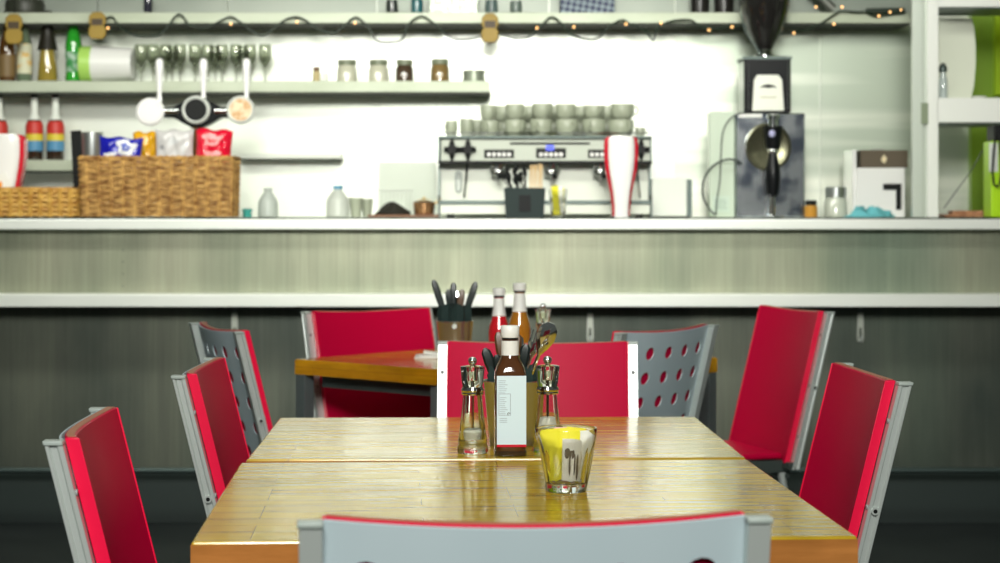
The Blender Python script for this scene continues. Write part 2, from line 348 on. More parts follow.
# ================================================================== CHAIRS
LEAN = math.tan(math.radians(14))
PT, PB = 0.865, 0.445          # panel top / bottom height
def curve_y(x, half=0.19, sag=0.020): return -sag*(1-(x/half)**2)
def dip(x, k=1.0): return -0.007*(1-(x/0.19)**2)*k
def lean(y, z): return y + LEAN*(PT - z)
def chair_parts():
    t = thing('perforated_back_chair', 'x', 'chair', (0, 0, 0))
    # red laminated front panel
    def slab(y0, y1, half, zt, zb, nx=18, nz=6):
        q = B(); rings = []
        xs = [-half + 2*half*i/nx for i in range(nx+1)]
        for zz in [zb + (zt-zb)*k/nz for k in range(nz+1)]:
            kk = (zz-0.445)/0.42
            rings.append([(x, lean(curve_y(x)+y1, zz), zz+dip(x, kk)) for x in xs] + [(x, lean(curve_y(x)+y0, zz), zz+dip(x, kk)) for x in reversed(xs)])
        q.rings(rings); return q
    p = slab(0.004, 0.019, 0.190, PT+0.001, PB).build('back_pad', M['red'], t, bevel=0.002)
    for s in (-1, 1):
        e = B(); r = []
        for zz in (PB+0.004, PT):
            x0, x1 = s*0.1902, s*0.1925
            y0 = lean(curve_y(0.19)+0.003, zz); y1 = lean(curve_y(0.19)+0.0205, zz)
            r.append([(x0, y0, zz), (x1, y0, zz), (x1, y1, zz), (x0, y1, zz)])
        e.rings(r); e.build('lit_edge_band', M['redlit'], p, bevel=0.0008)
    slab(0.007, 0.017, 0.187, PT+0.0020, PT+0.0008, 18, 1).build('plywood_top_edge', M['ply'], p)
    # perforated grey sheet behind
    q = B(); half = 0.1915; zt, zb = PT-0.0012, PB-0.005
    cols = [-0.152, -0.076, 0.0, 0.076, 0.152]; rows = [PT-0.052-0.060*k for k in range(6)]
    xe = [-half, -0.182] + [c for cc in cols for c in (cc-0.022, cc+0.022)] + [0.182, half]
    xe = sorted(set(round(v, 5) for v in xe)); ze = sorted(set([round(zb, 5), round(zt, 5)] + [round(v, 5) for r in rows for v in (r-0.022, r+0.022)]))
    def P(x, z): return (x, lean(curve_y(x)-0.0015, z), z+dip(x, (z-0.445)/0.42))
    vc = {}
    def V(x, z):
        k = (round(x, 5), round(z, 5))
        if k not in vc: vc[k] = q.bm.verts.new(P(x, z))
        return vc[k]
    for i in range(len(xe)-1):
        for j in range(len(ze)-1):
            x0, x1, z0, z1 = xe[i], xe[i+1], ze[j], ze[j+1]; cx, cz = (x0+x1)/2, (z0+z1)/2
            hole = any(abs(cx-c) < 1e-3 for c in cols) and any(abs(cz-r) < 1e-3 for r in rows)
            if not hole:
                nx = max(1, int((x1-x0)/0.02)); xs = [x0+(x1-x0)*k/nx for k in range(nx+1)]
                if any(abs(cx-c) < 1e-3 for c in cols): xs = [x0, cx-0.011, cx, cx+0.011, x1]
                zs = [z0+(z1-z0)*k/4 for k in range(5)] if any(abs(cz-r) < 1e-3 for r in rows) else [z0, z1]
                for a, c in zip(xs, xs[1:]):
                    for d_, e_ in zip(zs, zs[1:]): q.bm.faces.new((V(a, d_), V(c, d_), V(c, e_), V(a, e_)))
            else:
                bd = []
                n = 4
                for k in range(n): bd.append((x0+(x1-x0)*k/n, z0))
                for k in range(n): bd.append((x1, z0+(z1-z0)*k/n))
                for k in range(n): bd.append((x1-(x1-x0)*k/n, z1))
                for k in range(n): bd.append((x0, z1-(z1-z0)*k/n))
                N = len(bd); ci = []
                for (bx, bz) in bd:
                    a = math.atan2(bz-cz, bx-cx); ci.append(q.bm.verts.new(P(cx+0.0155*math.cos(a), cz+0.0155*math.sin(a))))
                for k in range(N):
                    k2 = (k+1) % N
                    q.bm.faces.new((V(*bd[k]), V(*bd[k2]), ci[k2], ci[k]))
    sh = q.build('perforated_sheet', M['sheet'], t)
    md = sh.modifiers.new('thick', 'SOLIDIFY'); md.thickness = 0.003; md.offset = 0
    md = sh.modifiers.new('split', 'EDGE_SPLIT'); md.split_angle = math.radians(38)
    # two side rails with a grooved outer face
    for s in (-1, 1):
        prof = [(0.192, -0.020), (0.213, -0.020), (0.213, -0.0155), (0.2095, -0.014), (0.2095, -0.006), (0.213, -0.0045), (0.213, 0.002), (0.192, 0.002)]
        q = B(); r = []
        for zz in (0.43, PT-0.007): r.append([(s*x, lean(y, zz), zz) for x, y in prof])
        q.rings(r); rail = q.build('side_rail', M['alu'], t, smooth=False, bevel=0.0006, seg=1)
        q = B()
        r = []
        for zz in (PT-0.0068, PT-0.001): r.append([(s*x, lean(y, zz), zz) for x, y in ((0.191, -0.0215), (0.2145, -0.0215), (0.2145, 0.0025), (0.191, 0.0025))])
        q.rings(r); q.build('end_cap', M['capg'], rail, bevel=0.0015)
        for zz in (0.80, 0.66, 0.52):
            q = B(); q.cyl((s*0.203, lean(0.001, zz), zz), (s*0.203, lean(0.0040, zz), zz), 0.0045, seg=10)
            q.build('screw', mat('screw_grey', (0.30, 0.32, 0.32), 0.5), rail)
        q = B(); zz = 0.655; q.cyl((s*0.210, lean(-0.010, zz), zz), (s*0.2155, lean(-0.010, zz), zz), 0.0065, seg=14)
        sk = q.build('socket_bolt', M['alu'], rail)
        q = B(); q.cyl((s*0.2150, lean(-0.010, zz), zz), (s*0.2160, lean(-0.010, zz), zz), 0.0035, seg=10)
        q.build('bolt_recess', M['black'], rail)
    # seat
    y0 = lean(0, 0.44); y1 = y0+0.37
    q = B(); q.box(-0.166, 0.166, y0+0.012, y1, 0.455, 0.472); q.build('seat', M['red'], t, bevel=0.006)
    q = B()
    for s in (-1, 1):
        q.box(0.146 if s > 0 else -0.167, 0.167 if s > 0 else -0.146, y0-0.01, y1-0.01, 0.418, 0.452)
    q.box(-0.212, 0.212, y0-0.006, y0+0.014, 0.430, 0.450); q.box(-0.16, 0.16, y1-0.03, y1-0.012, 0.425, 0.450)
    q.tube([(-0.165, y0-0.004, 0.408), (0.165, y0-0.004, 0.408)], 0.008, 10)
    q.build('seat_frame', M['alud'], t, bevel=0.001)
    for s in (-1, 1):
        q = B(); q.cyl((s*0.155, y1-0.03, 0.42), (s*0.155, y1-0.015, 0.0), 0.011, 0.010, 12); q.build('leg', M['alu'], t)
        q = B(); q.cyl((s*0.155, y0+0.01, 0.42), (s*0.155, y0-0.055, 0.0), 0.011, 0.010, 12); q.build('leg', M['alu'], t)
    return t
chair0 = chair_parts(); first = [True]
def place_chair(xa, ya, xb, yb, away, label):
    """a and b are the two rail tops as seen from left to right; away = sitter faces away from the camera"""
    cx, cy = (xa+xb)/2, (ya+yb)/2
    ux, uy = (xb-xa, yb-ya) if away else (xa-xb, ya-yb)
    rz = math.atan2(uy, ux)
    g = 'red chairs with perforated grey metal backs'
    if first[0]:
        first[0] = False; chair0.location = (cx, cy, 0); chair0.rotation_euler.z = rz; chair0['label'] = label; chair0['group'] = g; return chair0
    return dup(chair0, (cx, cy, 0), rz, label, g)
place_chair(-0.182, 1.797, 0.246, 1.827, True, 'nearest chair, cut off below, its curved grey metal back turned to the viewer')
place_chair(-0.560, 2.835, -0.532, 2.42, True, 'red-backed chair nearest on the left side of the wooden table')
place_chair(-0.541, 3.805, -0.536, 3.385, True, 'red-backed chair farther along the left side, before the perforated chair')
place_chair(0.625, 3.67, 0.651, 3.255, False, 'red-backed chair on the right side of the wooden table')
place_chair(-0.128, 4.28, 0.289, 4.27, False, 'pink-lit red chair at the far end, behind the sauce bottle')
place_chair(-0.752, 5.00, -0.606, 4.66, True, 'perforated grey-backed chair at left, dotted with red holes, showing its back')
place_chair(0.268, 4.60, 0.520, 4.93, True, 'perforated grey-backed chair right of the centre chair')
place_chair(-0.538, 5.56, -0.205, 5.80, False, 'bright red chair behind the left end of the rear table')
place_chair(0.783, 5.95, 0.910, 5.55, False, 'tall-looking red chair at right, farthest back and turned toward the rear table')

# ================================================================== TABLES
def table(name, label, cx, cy, w_, d_, rz, m, thick=0.04, inset=None):
    t = thing(name, label, 'table', (cx, cy, 0), rz)
    q = B(); q.box(-w_/2, w_/2, -d_/2, d_/2, 0.75-thick, 0.75); q.build('tabletop', m, t, smooth=False, bevel=0.003, seg=2)
    q = B()
    for x0, x1, y0, y1 in ((-w_/2-.0008, w_/2+.0008, -d_/2-.0008, -d_/2+.001), (-w_/2-.0008, w_/2+.0008, d_/2-.001, d_/2+.0008), (-w_/2-.0008, -w_/2+.001, -d_/2+.001, d_/2-.001), (w_/2-.001, w_/2+.0008, -d_/2+.001, d_/2-.001)):
        q.box(x0, x1, y0, y1, 0.7502-thick, 0.7465)
    q.build('edge_strips', M['woode'] if m == M['wood'] else m, t, smooth=False)  # edges keep the browner wood without the top's reflected yellow
    q = B(); iw, idp = w_/2-0.05, d_/2-0.05
    for x0, x1, y0, y1 in ((-iw, iw, -idp, -idp+0.02), (-iw, iw, idp-0.02, idp), (-iw, -iw+0.02, -idp+0.02, idp-0.02), (iw-0.02, iw, -idp+0.02, idp-0.02)):
        q.box(x0, x1, y0, y1, 0.75-thick-0.035, 0.7499-thick)
    q.build('underframe', M['alud'], t, smooth=False)
    for sx in (-1, 1):
        for sy in (-1, 1):
            q = B(); x, y = sx*(w_/2-0.018), sy*(d_/2-0.018)
            for i_ in (inset or []):
                if sx == i_[0] and sy == i_[1]: x, y = i_[2], i_[3]
            q.box(x-0.0175, x+0.0175, y-0.0175, y+0.0175, 0.0, 0.7499-thick)
            q.build('leg', mat('grey_steel_leg', (0.16, 0.20, 0.20), 0.4, metal=0.5), t, smooth=False, bevel=0.002)
    return t
table('block_wood_table', 'varnished wooden table nearest the front, carrying the glass of sugar packets', 0.0128, 2.764, 0.797, 0.752, math.radians(3.0), M['wood'])
table('block_wood_table', 'varnished wooden table pushed behind the first, carrying the sauce bottle', -0.0137, 3.492, 0.792, 0.640, math.radians(1.6), M['wood'], inset=[(-1, 1, -0.322, 0.302)])
RT = (0.020, 5.355)
table('block_wood_table', 'orange-brown wooden table in the rear, standing diagonally behind the pink-lit chair', RT[0], RT[1], 0.80, 0.80, math.radians(-41.5), M['woodb'], inset=[(1, -1, 0.10, -0.37)])

# ================================================================== TABLEWARE
# ---- pepper mills
def mill(fill_h, fill_mat, label, x, y, z=0.7502, tint=None):
    t = thing('pepper_mill', label, 'pepper mill', (x, y, z))
    body = [(0.0240, 0), (0.0255, 0.004), (0.0250, 0.010), (0.0225, 0.016), (0.0235, 0.022), (0.0215, 0.032), (0.0190, 0.055), (0.0165, 0.080), (0.0155, 0.094)]
    inner = [(0.0120, 0.094), (0.0130, 0.080), (0.0150, 0.055), (0.0165, 0.034), (0.0150, 0.022), (0.004, 0.021)]
    q = B(); q.lathe(body+inner, 28); q.build('body', M['acryl'], t)
    q = B(); q.lathe([(0.0175, 0.0945), (0.0182, 0.0965), (0.0172, 0.0985), (0.0185, 0.1005), (0.0185, 0.1030), (0.0172, 0.105), (0.0165, 0.107)], 28); q.build('metal_collar', M['chrome'], t)
    q = B(); q.lathe([(0.0160, 0.1072), (0.0175, 0.115), (0.0190, 0.132), (0.0200, 0.137), (0.0195, 0.140), (0.010, 0.1415), (0.0070, 0.1415), (0.0060, 0.118), (0.004, 0.1172)], 28); q.build('head', M['acryl'], t)
    q = B(); q.ball((0, 0, 0.1492), 0.0072, 0.95, 16, 8); q.cyl((0, 0, 0.1385), (0, 0, 0.144), 0.0045); q.build('knob', M['chrome'], t)
    q = B(); q.cyl((0, 0, 0.022), (0, 0, 0.118), 0.0022, seg=8); q.build('spindle', M['chrome'], t)
    q = B(); q.lathe([(0.0145, 0.0225), (0.0158, 0.034), (0.0145, 0.034+fill_h*0.5), (0.0125, 0.034+fill_h)], 20); q.build('filling', fill_mat, t)
    return t
mill(0.004, mat('grey_white_grinder', (0.75, 0.76, 0.70), 0.5), 'clear acrylic mill nearly empty, left of the sauce bottle', ax(472.5, 3.24), 3.245)
mill(0.022, mat('salt', (0.90, 0.90, 0.86), 0.8), 'clear acrylic mill with white salt, behind the glass of packets', ax(547, 3.30), 3.26)
# ---- sauce bottle
def sauce():
    t = thing('sauce_bottle', 'dark sauce bottle with pale blank-looking back label and white cap, centre of table', 'bottle', (ax(510, 3.215), 3.217, 0.7502), math.radians(3))
    sq = 5.0
    sauce_m = mat('brown_sauce', (0.080, 0.030, 0.010), 0.08, coat=1.0)
    gl = mat('bottle_glass_dark', (0.30, 0.22, 0.12), 0.02, trans=0.9, ior=1.45)
    q = B(); q.lathe([(0.0215, 0), (0.0245, 0.003), (0.0250, 0.010), (0.0250, 0.128)], 40, sq=sq)
    r = [(0.0250, 0.128), (0.0245, 0.134), (0.0225, 0.142), (0.0190, 0.149), (0.0158, 0.155), (0.0138, 0.162), (0.0130, 0.170), (0.0128, 0.186)]
    # blend square to round over the shoulder
    rs = []
    for i, (rad, z) in enumerate(r):
        e = sq + (2.0-sq)*min(1, i/4.0); ring = []
        for k in range(40):
            a = 2*PI*k/40; kk = (abs(math.cos(a))**e+abs(math.sin(a))**e)**(-1/e); ring.append((rad*kk*math.cos(a), rad*kk*math.sin(a), z))
        rs.append(ring)
    q.rings(rs, True, False, True)
    bmesh.ops.remove_doubles(q.bm, verts=q.bm.verts, dist=1e-5)
    q.build('bottle', sauce_m, t)
    q = B(); q.lathe([(0.0255, 0.001), (0.0262, 0.005), (0.0255, 0.009)], 32, sq=sq, cap0=False, cap1=False); q.build('glass_foot', gl, t)
    lab = mat('label_pale_blue', (0.70, 0.86, 0.92), 0.45)
    q = B(); q.box(-0.0225, 0.0245, -0.0262, -0.0252, 0.018, 0.129); lb = q.build('label', lab, t, smooth=False, bevel=0.0003)
    q = B(); q.box(-0.0225, 0.0245, -0.0265, -0.0251, 0.0155, 0.0195); q.build('label_band', M['redp'], lb, smooth=False)
    # small grey print: rows of fine lines, a framed block and a round mark
    q = B()
    def line(x0, x1, z, h=0.0007): q.box(x0, x1, -0.0264, -0.0262, z, z+h)
    for k in range(7): line(-0.020, -0.020+random.uniform(0.010, 0.017), 0.121-0.0032*k)
    for k in range(9): line(-0.018, -0.018+random.uniform(0.008, 0.014), 0.094-0.0032*k)
    q.box(-0.0012, -0.0004, -0.0264, -0.0262, 0.066, 0.100); q.box(-0.0195, -0.0188, -0.0264, -0.0262, 0.066, 0.100)
    line(-0.0195, -0.0004, 0.100); line(-0.0195, -0.0004, 0.066)
    for k in range(3): line(-0.018, -0.006, 0.061-0.003*k)
    q.build('label_print', mat('label_grey_ink', (0.30, 0.36, 0.42), 0.5), lb, smooth=False)
    q = B(); q.tube([( -0.0035+0.0018*math.cos(a), -0.0265, 0.0685+0.0018*math.sin(a)) for a in [2*PI*i/10 for i in range(8)]], 0.0005, 5); q.build('label_mark', M['black'], lb)
    q = B(); q.lathe([(0.0142, 0.158), (0.0142, 0.184)], 30, cap0=False, cap1=False); q.build('neck_label', M['white'], t)
    q = B(); q.lathe([(0.0128, 0.1862), (0.0128, 0.188)], 30); q.build('cap_ring', M['black'], t)
    q = B(); q.lathe([(0.0145, 0.189), (0.0150, 0.190), (0.0150, 0.2065), (0.0140, 0.208)], 36, fac=lambda a, z: 1+0.012*math.cos(18*a)); q.build('cap', M['white'], t)
sauce()
# ---- cutlery bucket
def bucket(label, x, y, z, m, seed, tags, rz=0.0):
    random.seed(seed)
    t = thing('cutlery_bucket', label, 'cutlery bucket', (x, y, z), rz)
    q = B(); q.lathe([(0.036, 0), (0.0375, 0.001), (0.0475, 0.104), (0.0490, 0.106), (0.0490, 0.109), (0.0470, 0.109), (0.0462, 0.105), (0.0365, 0.004), (0.010, 0.0035)], 36)
    q.build('bucket', m, t)
    q = B(); 
    for s in (-1, 1): q.cyl((s*0.046, 0, 0.096), (s*0.053, 0, 0.096), 0.006, seg=12)
    q.build('handle_lugs', M['whitep'], t)
    return t
galv = mat('galvanised_bucket', (0.52, 0.52, 0.44), 0.22, metal=0.85)
bk1 = bucket('metal bucket of cutlery hidden behind the sauce bottle', ax(512, 3.36), 3.355, 0.7502, galv, 3, 1, PI/2)
bk2 = bucket('metal bucket of dark-handled knives on the rear table', ax(455, 5.20), 5.20, 0.7502, galv, 4, 1, PI/2)
def cutlery(kind, bucket_loc, ang, tilt, h, label, m, side=0.02):
    """stands in a bucket; origin at the bucket floor"""
    names = {'knife': 'table_knife', 'fork': 'fork', 'spoon': 'spoon'}
    bx, by = bucket_loc
    dx, dy = math.cos(ang), math.sin(ang)
    base = Vector((bx-dx*side*0.6, by-dy*side*0.6, 0.7580))
    t = thing(names[kind], label, kind, base)
    d = Vector((dx*math.sin(tilt), dy*math.sin(tilt), math.cos(tilt)))
    side_v = d.cross(Vector((0, -1, 0.0))).normalized()
    if side_v.length < .1: side_v = Vector((1, 0, 0))
    nrm = side_v.cross(d).normalized()
    def flat(path):  # (along, half width, thickness)
        q = B(); rings = []
        for a, hw, th in path:
            c = d*a; rings.append([c+side_v*hw+nrm*th*.3, c+side_v*hw*.6+nrm*th, c-side_v*hw*.6+nrm*th, c-side_v*hw+nrm*th*.3, c-side_v*hw-nrm*th*.3, c-side_v*hw*.6-nrm*th, c+side_v*hw*.6-nrm*th, c+side_v*hw-nrm*th*.3])
        q.rings(rings); return q
    if kind == 'knife':   # handle up
        flat([(0, 0.004, 0.0006), (0.02, 0.008, 0.0007), (h*0.5, 0.008, 0.0008)]).build('blade', M['chrome'], t)
        flat([(h*0.5, 0.006, 0.003), (h*0.55, 0.0075, 0.004), (h*0.85, 0.0095, 0.0045), (h*0.96, 0.008, 0.004), (h, 0.003, 0.002)]).build('handle', m, t)
    elif kind == 'fork':
        flat([(0, 0.006, 0.0014), (h*0.4, 0.0035, 0.0015), (h*0.72, 0.003, 0.0018), (h*0.80, 0.010, 0.0012), (h*0.86, 0.0115, 0.001)]).build('fork_handle', M['chrome'], t)
        q = B()
        for k in range(4):
            s = side_v*(-0.0095+0.0063*k); q.cyl(s+d*h*0.85, s+d*h*0.96+nrm*0.002, 0.0014, 0.001, 6)
        q.build('tines', M['chrome'], t)
    else:
        flat([(0, 0.007, 0.0012), (h*0.3, 0.004, 0.0014), (h*0.72, 0.003, 0.0018), (h*0.78, 0.010, 0.0015), (h*0.86, 0.0165, 0.002), (h*0.94, 0.015, 0.002), (h*0.99, 0.006, 0.001)]).build('spoon_bowl', M['chrome'], t)
    return t
kn = mat('dark_green_black_handle', (0.008, 0.016, 0.015), 0.35)
kb = mat('brown_wood_handle', (0.10, 0.045, 0.015), 0.35)
p1 = (bk1.location.x, bk1.location.y); p2 = (bk2.location.x, bk2.location.y)
G1 = 'cutlery in the bucket behind the sauce bottle'; G2 = 'cutlery in the bucket on the rear table'
for kind, ang, tilt, h, m, lab in (
    ('knife', PI*1.02, 0.36, 0.165, kn, 'dark-handled knife leaning out left of the sauce bottle'),
    ('knife', PI*0.9, 0.20, 0.185, kb, 'brown-handled knife upright just left of the sauce bottle neck'),
    ('knife', PI*1.15, 0.28, 0.150, kn, 'short dark-handled knife lowest on the left of the bucket'),
    ('knife', 0.15, 0.12, 0.180, kb, 'brown-handled knife upright just right of the sauce bottle neck'),
    ('fork', 0.05, 0.30, 0.200, kn, 'steel fork standing right of the sauce bottle neck'),
    ('spoon', -0.2, 0.38, 0.215, kn, 'steel spoon leaning farthest right in the bucket'),
    ('spoon', 1.4, 0.22, 0.185, kn, 'steel spoon partly behind the fork in the bucket'),
    ('knife', -0.1, 0.22, 0.165, kn, 'dark-handled knife behind the fork, right of the bottle'),
    ('fork', -1.3, 0.14, 0.170, kn, 'shorter steel fork close beside the sauce bottle')):
    cutlery(kind, p1, ang, tilt, h, lab, m)['group'] = G1
for kind, ang, tilt, h, m, lab in (
    ('knife', PI, 0.32, 0.218, kn, 'black-handled knife leaning farthest left, tallest in the rear bucket'),
    ('knife', PI*1.1, 0.17, 0.185, kn, 'black-handled knife second from left in the rear bucket'),
    ('knife', PI*0.8, 0.10, 0.170, kn, 'dark knife left of centre in the rear bucket, lower than its neighbours'),
    ('knife', 0.5, 0.04, 0.200, kn, 'dark knife standing upright in the middle of the rear bucket'),
    ('knife', 0.1, 0.17, 0.185, kb, 'brown-handled knife right of centre in the rear bucket'),
    ('knife', 0.0, 0.32, 0.212, kn, 'black-handled knife leaning farthest right in the rear bucket'),
    ('spoon', 0.9, 0.10, 0.180, kn, 'steel spoon among the knives of the rear bucket'),
    ('fork', PI*0.6, 0.12, 0.170, kn, 'steel fork among the knives of the rear bucket')):
    cutlery(kind, p2, ang, tilt, h, lab, m)['group'] = G2
# dark napkins filling the rear bucket rim
def napkin(loc, mcol, name, label, sx=0.036, h0=0.085, h1=0.128, ph=0.0):
    t = B(); rings = []
    for k, (z, f) in enumerate(((h0, 0.9), (0.104, 1.0), ((0.104+h1)/2, 1.06), (h1, 0.95))):
        rings.append([((sx*f+(0.006 if i % 2 else -0.004)*(k > 0))*math.cos(2*PI*i/18+ph), (sx*f+(0.006 if i % 2 else -0.004)*(k > 0))*math.sin(2*PI*i/18+ph), z+(0.010*math.sin(i*2.3+ph) if k == 3 else 0)) for i in range(18)])
    t.rings(rings, True, True, True)
    o = t.build(name, mcol, None, loc); return o
gn = mat('dark_green_napkin', (0.012, 0.030, 0.027), 0.85)
tag(napkin((p2[0], p2[1], 0.7502), gn, 'folded_napkin', '', sx=0.038, h1=0.148), 'dark green napkin wrapped round the knives in the rear bucket', 'napkin')
tag(napkin((p1[0], p1[1], 0.7502), gn, 'folded_napkin', '', h1=0.128, ph=0.4), 'dark green napkin round the cutlery behind the sauce bottle', 'napkin')

# ---- rear bottles
def rear_bottle(px, y, top, label, liquid, name, w_=0.026, cap_m=None):
    h = az(top, y)-0.7502; t = thing(name, label, 'bottle', (ax(px, y), y, 0.7502))
    k = h/0.20
    q = B(); q.lathe([(w_*0.92, 0), (w_, 0.004), (w_, 0.085*k), (w_*0.94, 0.100*k), (w_*0.62, 0.128*k), (w_*0.50, 0.150*k), (w_*0.46, 0.178*k)], 28); q.build('bottle', liquid, t)
    q = B(); q.lathe([(w_*0.68, 0.128*k), (w_*0.54, 0.150*k), (w_*0.50, 0.174*k)], 28, cap0=False, cap1=False); q.build('neck_label', M['white'], t)
    q = B(); q.lathe([(w_*0.52, 0.176*k), (w_*0.52, 0.180*k)], 24); q.build('cap_ring', M['black'], t)
    q = B(); q.lathe([(w_*0.58, 0.181*k), (w_*0.60, 0.183*k), (w_*0.60, 0.197*k), (w_*0.5, 0.20*k)], 24); q.build('cap', M['white'], t)
rear_bottle(499, 5.10, 288, 'red ketchup bottle with white cap on the rear table', mat('ketchup', (0.60, 0.010, 0.020), 0.12, coat=1), 'ketchup_bottle', 0.027)
rear_bottle(519.5, 5.22, 283, 'amber vinegar bottle with white cap, right of the red bottle', mat('amber_vinegar', (0.42, 0.16, 0.012), 0.1, coat=1), 'vinegar_bottle', 0.029)
mill(0.010, MATS['salt'], 'clear acrylic mill on the rear table beside the amber bottle', ax(543, 5.15), 5.15)
b = B(); b.box(-0.035, 0.035, -0.03, 0.03, 0, 0.004); b.box(-0.030, 0.036, -0.026, 0.03, 0.004, 0.009, Matrix.Rotation(0.2, 3, 'Z')); b.box(-0.012, 0.034, -0.02, 0.028, 0.009, 0.016, Matrix.Rotation(0.15, 3, 'Y'))
tag(b.build('paper_napkins', M['white'], None, (ax(428, 5.36), 5.36, 0.7503), smooth=False, bevel=0.001), 'small heap of white paper napkins beside the rear bucket', 'napkin')

# ---- faceted tumbler of sugar packets
def tumbler():
    loc = (ax(566, 2.80), 2.80, 0.7502)
    t = thing('faceted_tumbler', 'faceted clear glass tumbler holding sugar packets, front of table', 'glass', loc)
    def fac(a, z):
        k = 9; s = (a*k/(2*PI)) % 1.0-0.5; f = max(0.0, 1-z/0.078)
        dep = 0.0 if z < 0.008 else (0.085*min(1, (z-0.008)/0.012))*(1-max(0, z-0.055)/0.022 if z > 0.055 else 1)
        flat = math.cos(PI/k)/math.cos(s*2*PI/k)
        return 1+(flat-1)*max(0, dep)/0.085*1.6
    zs = [0, 0.002, 0.008, 0.012, 0.020, 0.030, 0.040, 0.050, 0.060, 0.068, 0.075, 0.080, 0.0875, 0.0885]
    rs = [0.0270, 0.0290, 0.0298, 0.0305, 0.0322, 0.0342, 0.0362, 0.0382, 0.0402, 0.0415, 0.0424, 0.0428, 0.0434, 0.0430]
    outer = list(zip(rs, zs)); inner = [(0.0415, 0.0883), (0.0408, 0.080), (0.0395, 0.070), (0.0350, 0.050), (0.0310, 0.030), (0.0275, 0.014), (0.0240, 0.0115), (0.006, 0.011)]
    q = B()
    q.lathe(outer, 90, fac=fac, cap1=False); q.lathe([outer[-1]]+inner, 90, cap0=False)
    q.build('tumbler', M['glass'], t)
    return loc
tl = tumbler()
yel = mat('yellow_sugar_paper', (0.86, 0.78, 0.03), 0.5); wht = mat('white_sugar_paper', (0.88, 0.87, 0.83), 0.5)
ink = mat('packet_brown_print', (0.10, 0.08, 0.07), 0.5)
def packet(i, x, y, rz, tilt, tx, m, h, label, printed=False, w_=0.016, z0=0.0135):
    t = thing('sugar_packet', label, 'sugar packet', (tl[0]+x, tl[1]+y, tl[2]+z0), rz, 'sugar packets in the faceted tumbler')
    R = Matrix.Rotation(tx, 3, 'Y') @ Matrix.Rotation(tilt, 3, 'X')
    q = B(); rings = []
    for z, th in ((0, 0.0003), (0.004, 0.0006), (0.012, 0.0022), (h*0.5, 0.0028), (h-0.012, 0.0020), (h-0.004, 0.0006), (h, 0.0003)):
        rings.append([R @ Vector(p) for p in ((-w_, -th*.3, z), (-w_*.6, -th, z), (w_*.6, -th, z), (w_, -th*.3, z), (w_, th*.3, z), (w_*.6, th, z), (-w_*.6, th, z), (-w_, th*.3, z))])
    q.rings(rings); p = q.build('packet', m, t)
    if printed:
        q = B()
        def disc(cx, cz, rx, rz_, n=14, yy=-0.0037):
            rr = [[R @ Vector((cx+rx*math.cos(2*PI*k/n), y_, cz+rz_*math.sin(2*PI*k/n))) for k in range(n)] for y_ in (yy, yy+0.0003)]
            q.rings(rr)
        disc(-0.004, h*0.68, 0.0055, 0.008); disc(0.002, h*0.42, 0.0018, 0.016); disc(0.008, h*0.36, 0.0026, 0.020)
        q.build('printed_spoon', ink, p)
packet(0, -0.012, 0.000, 0.10, 0.02, -0.17, yel, 0.071, 'yellow sugar packet filling the left of the tumbler', w_=0.0135)
packet(1, -0.006, 0.010, -0.15, -0.05, -0.10, yel, 0.073, 'yellow sugar packet standing behind the left yellow one')
packet(2, 0.006, -0.008, -0.10, 0.14, 0.05, wht, 0.062, 'white sugar packet printed with dark spoons, front of tumbler', True, 0.0135)
packet(3, 0.008, 0.011, 0.2, -0.12, 0.13, yel, 0.074, 'yellow sugar packet at the back right of tumbler', w_=0.014)
packet(4, 0.014, 0.002, -0.35, 0.0, 0.26, wht, 0.070, 'white sugar packet at the right side of the tumbler', w_=0.010)
packet(5, 0.000, 0.016, 0.05, -0.20, -0.02, mat('pink_sugar_paper', (0.85, 0.45, 0.50), 0.5), 0.074, 'pinkish sugar packet at the back of tumbler', w_=0.014)
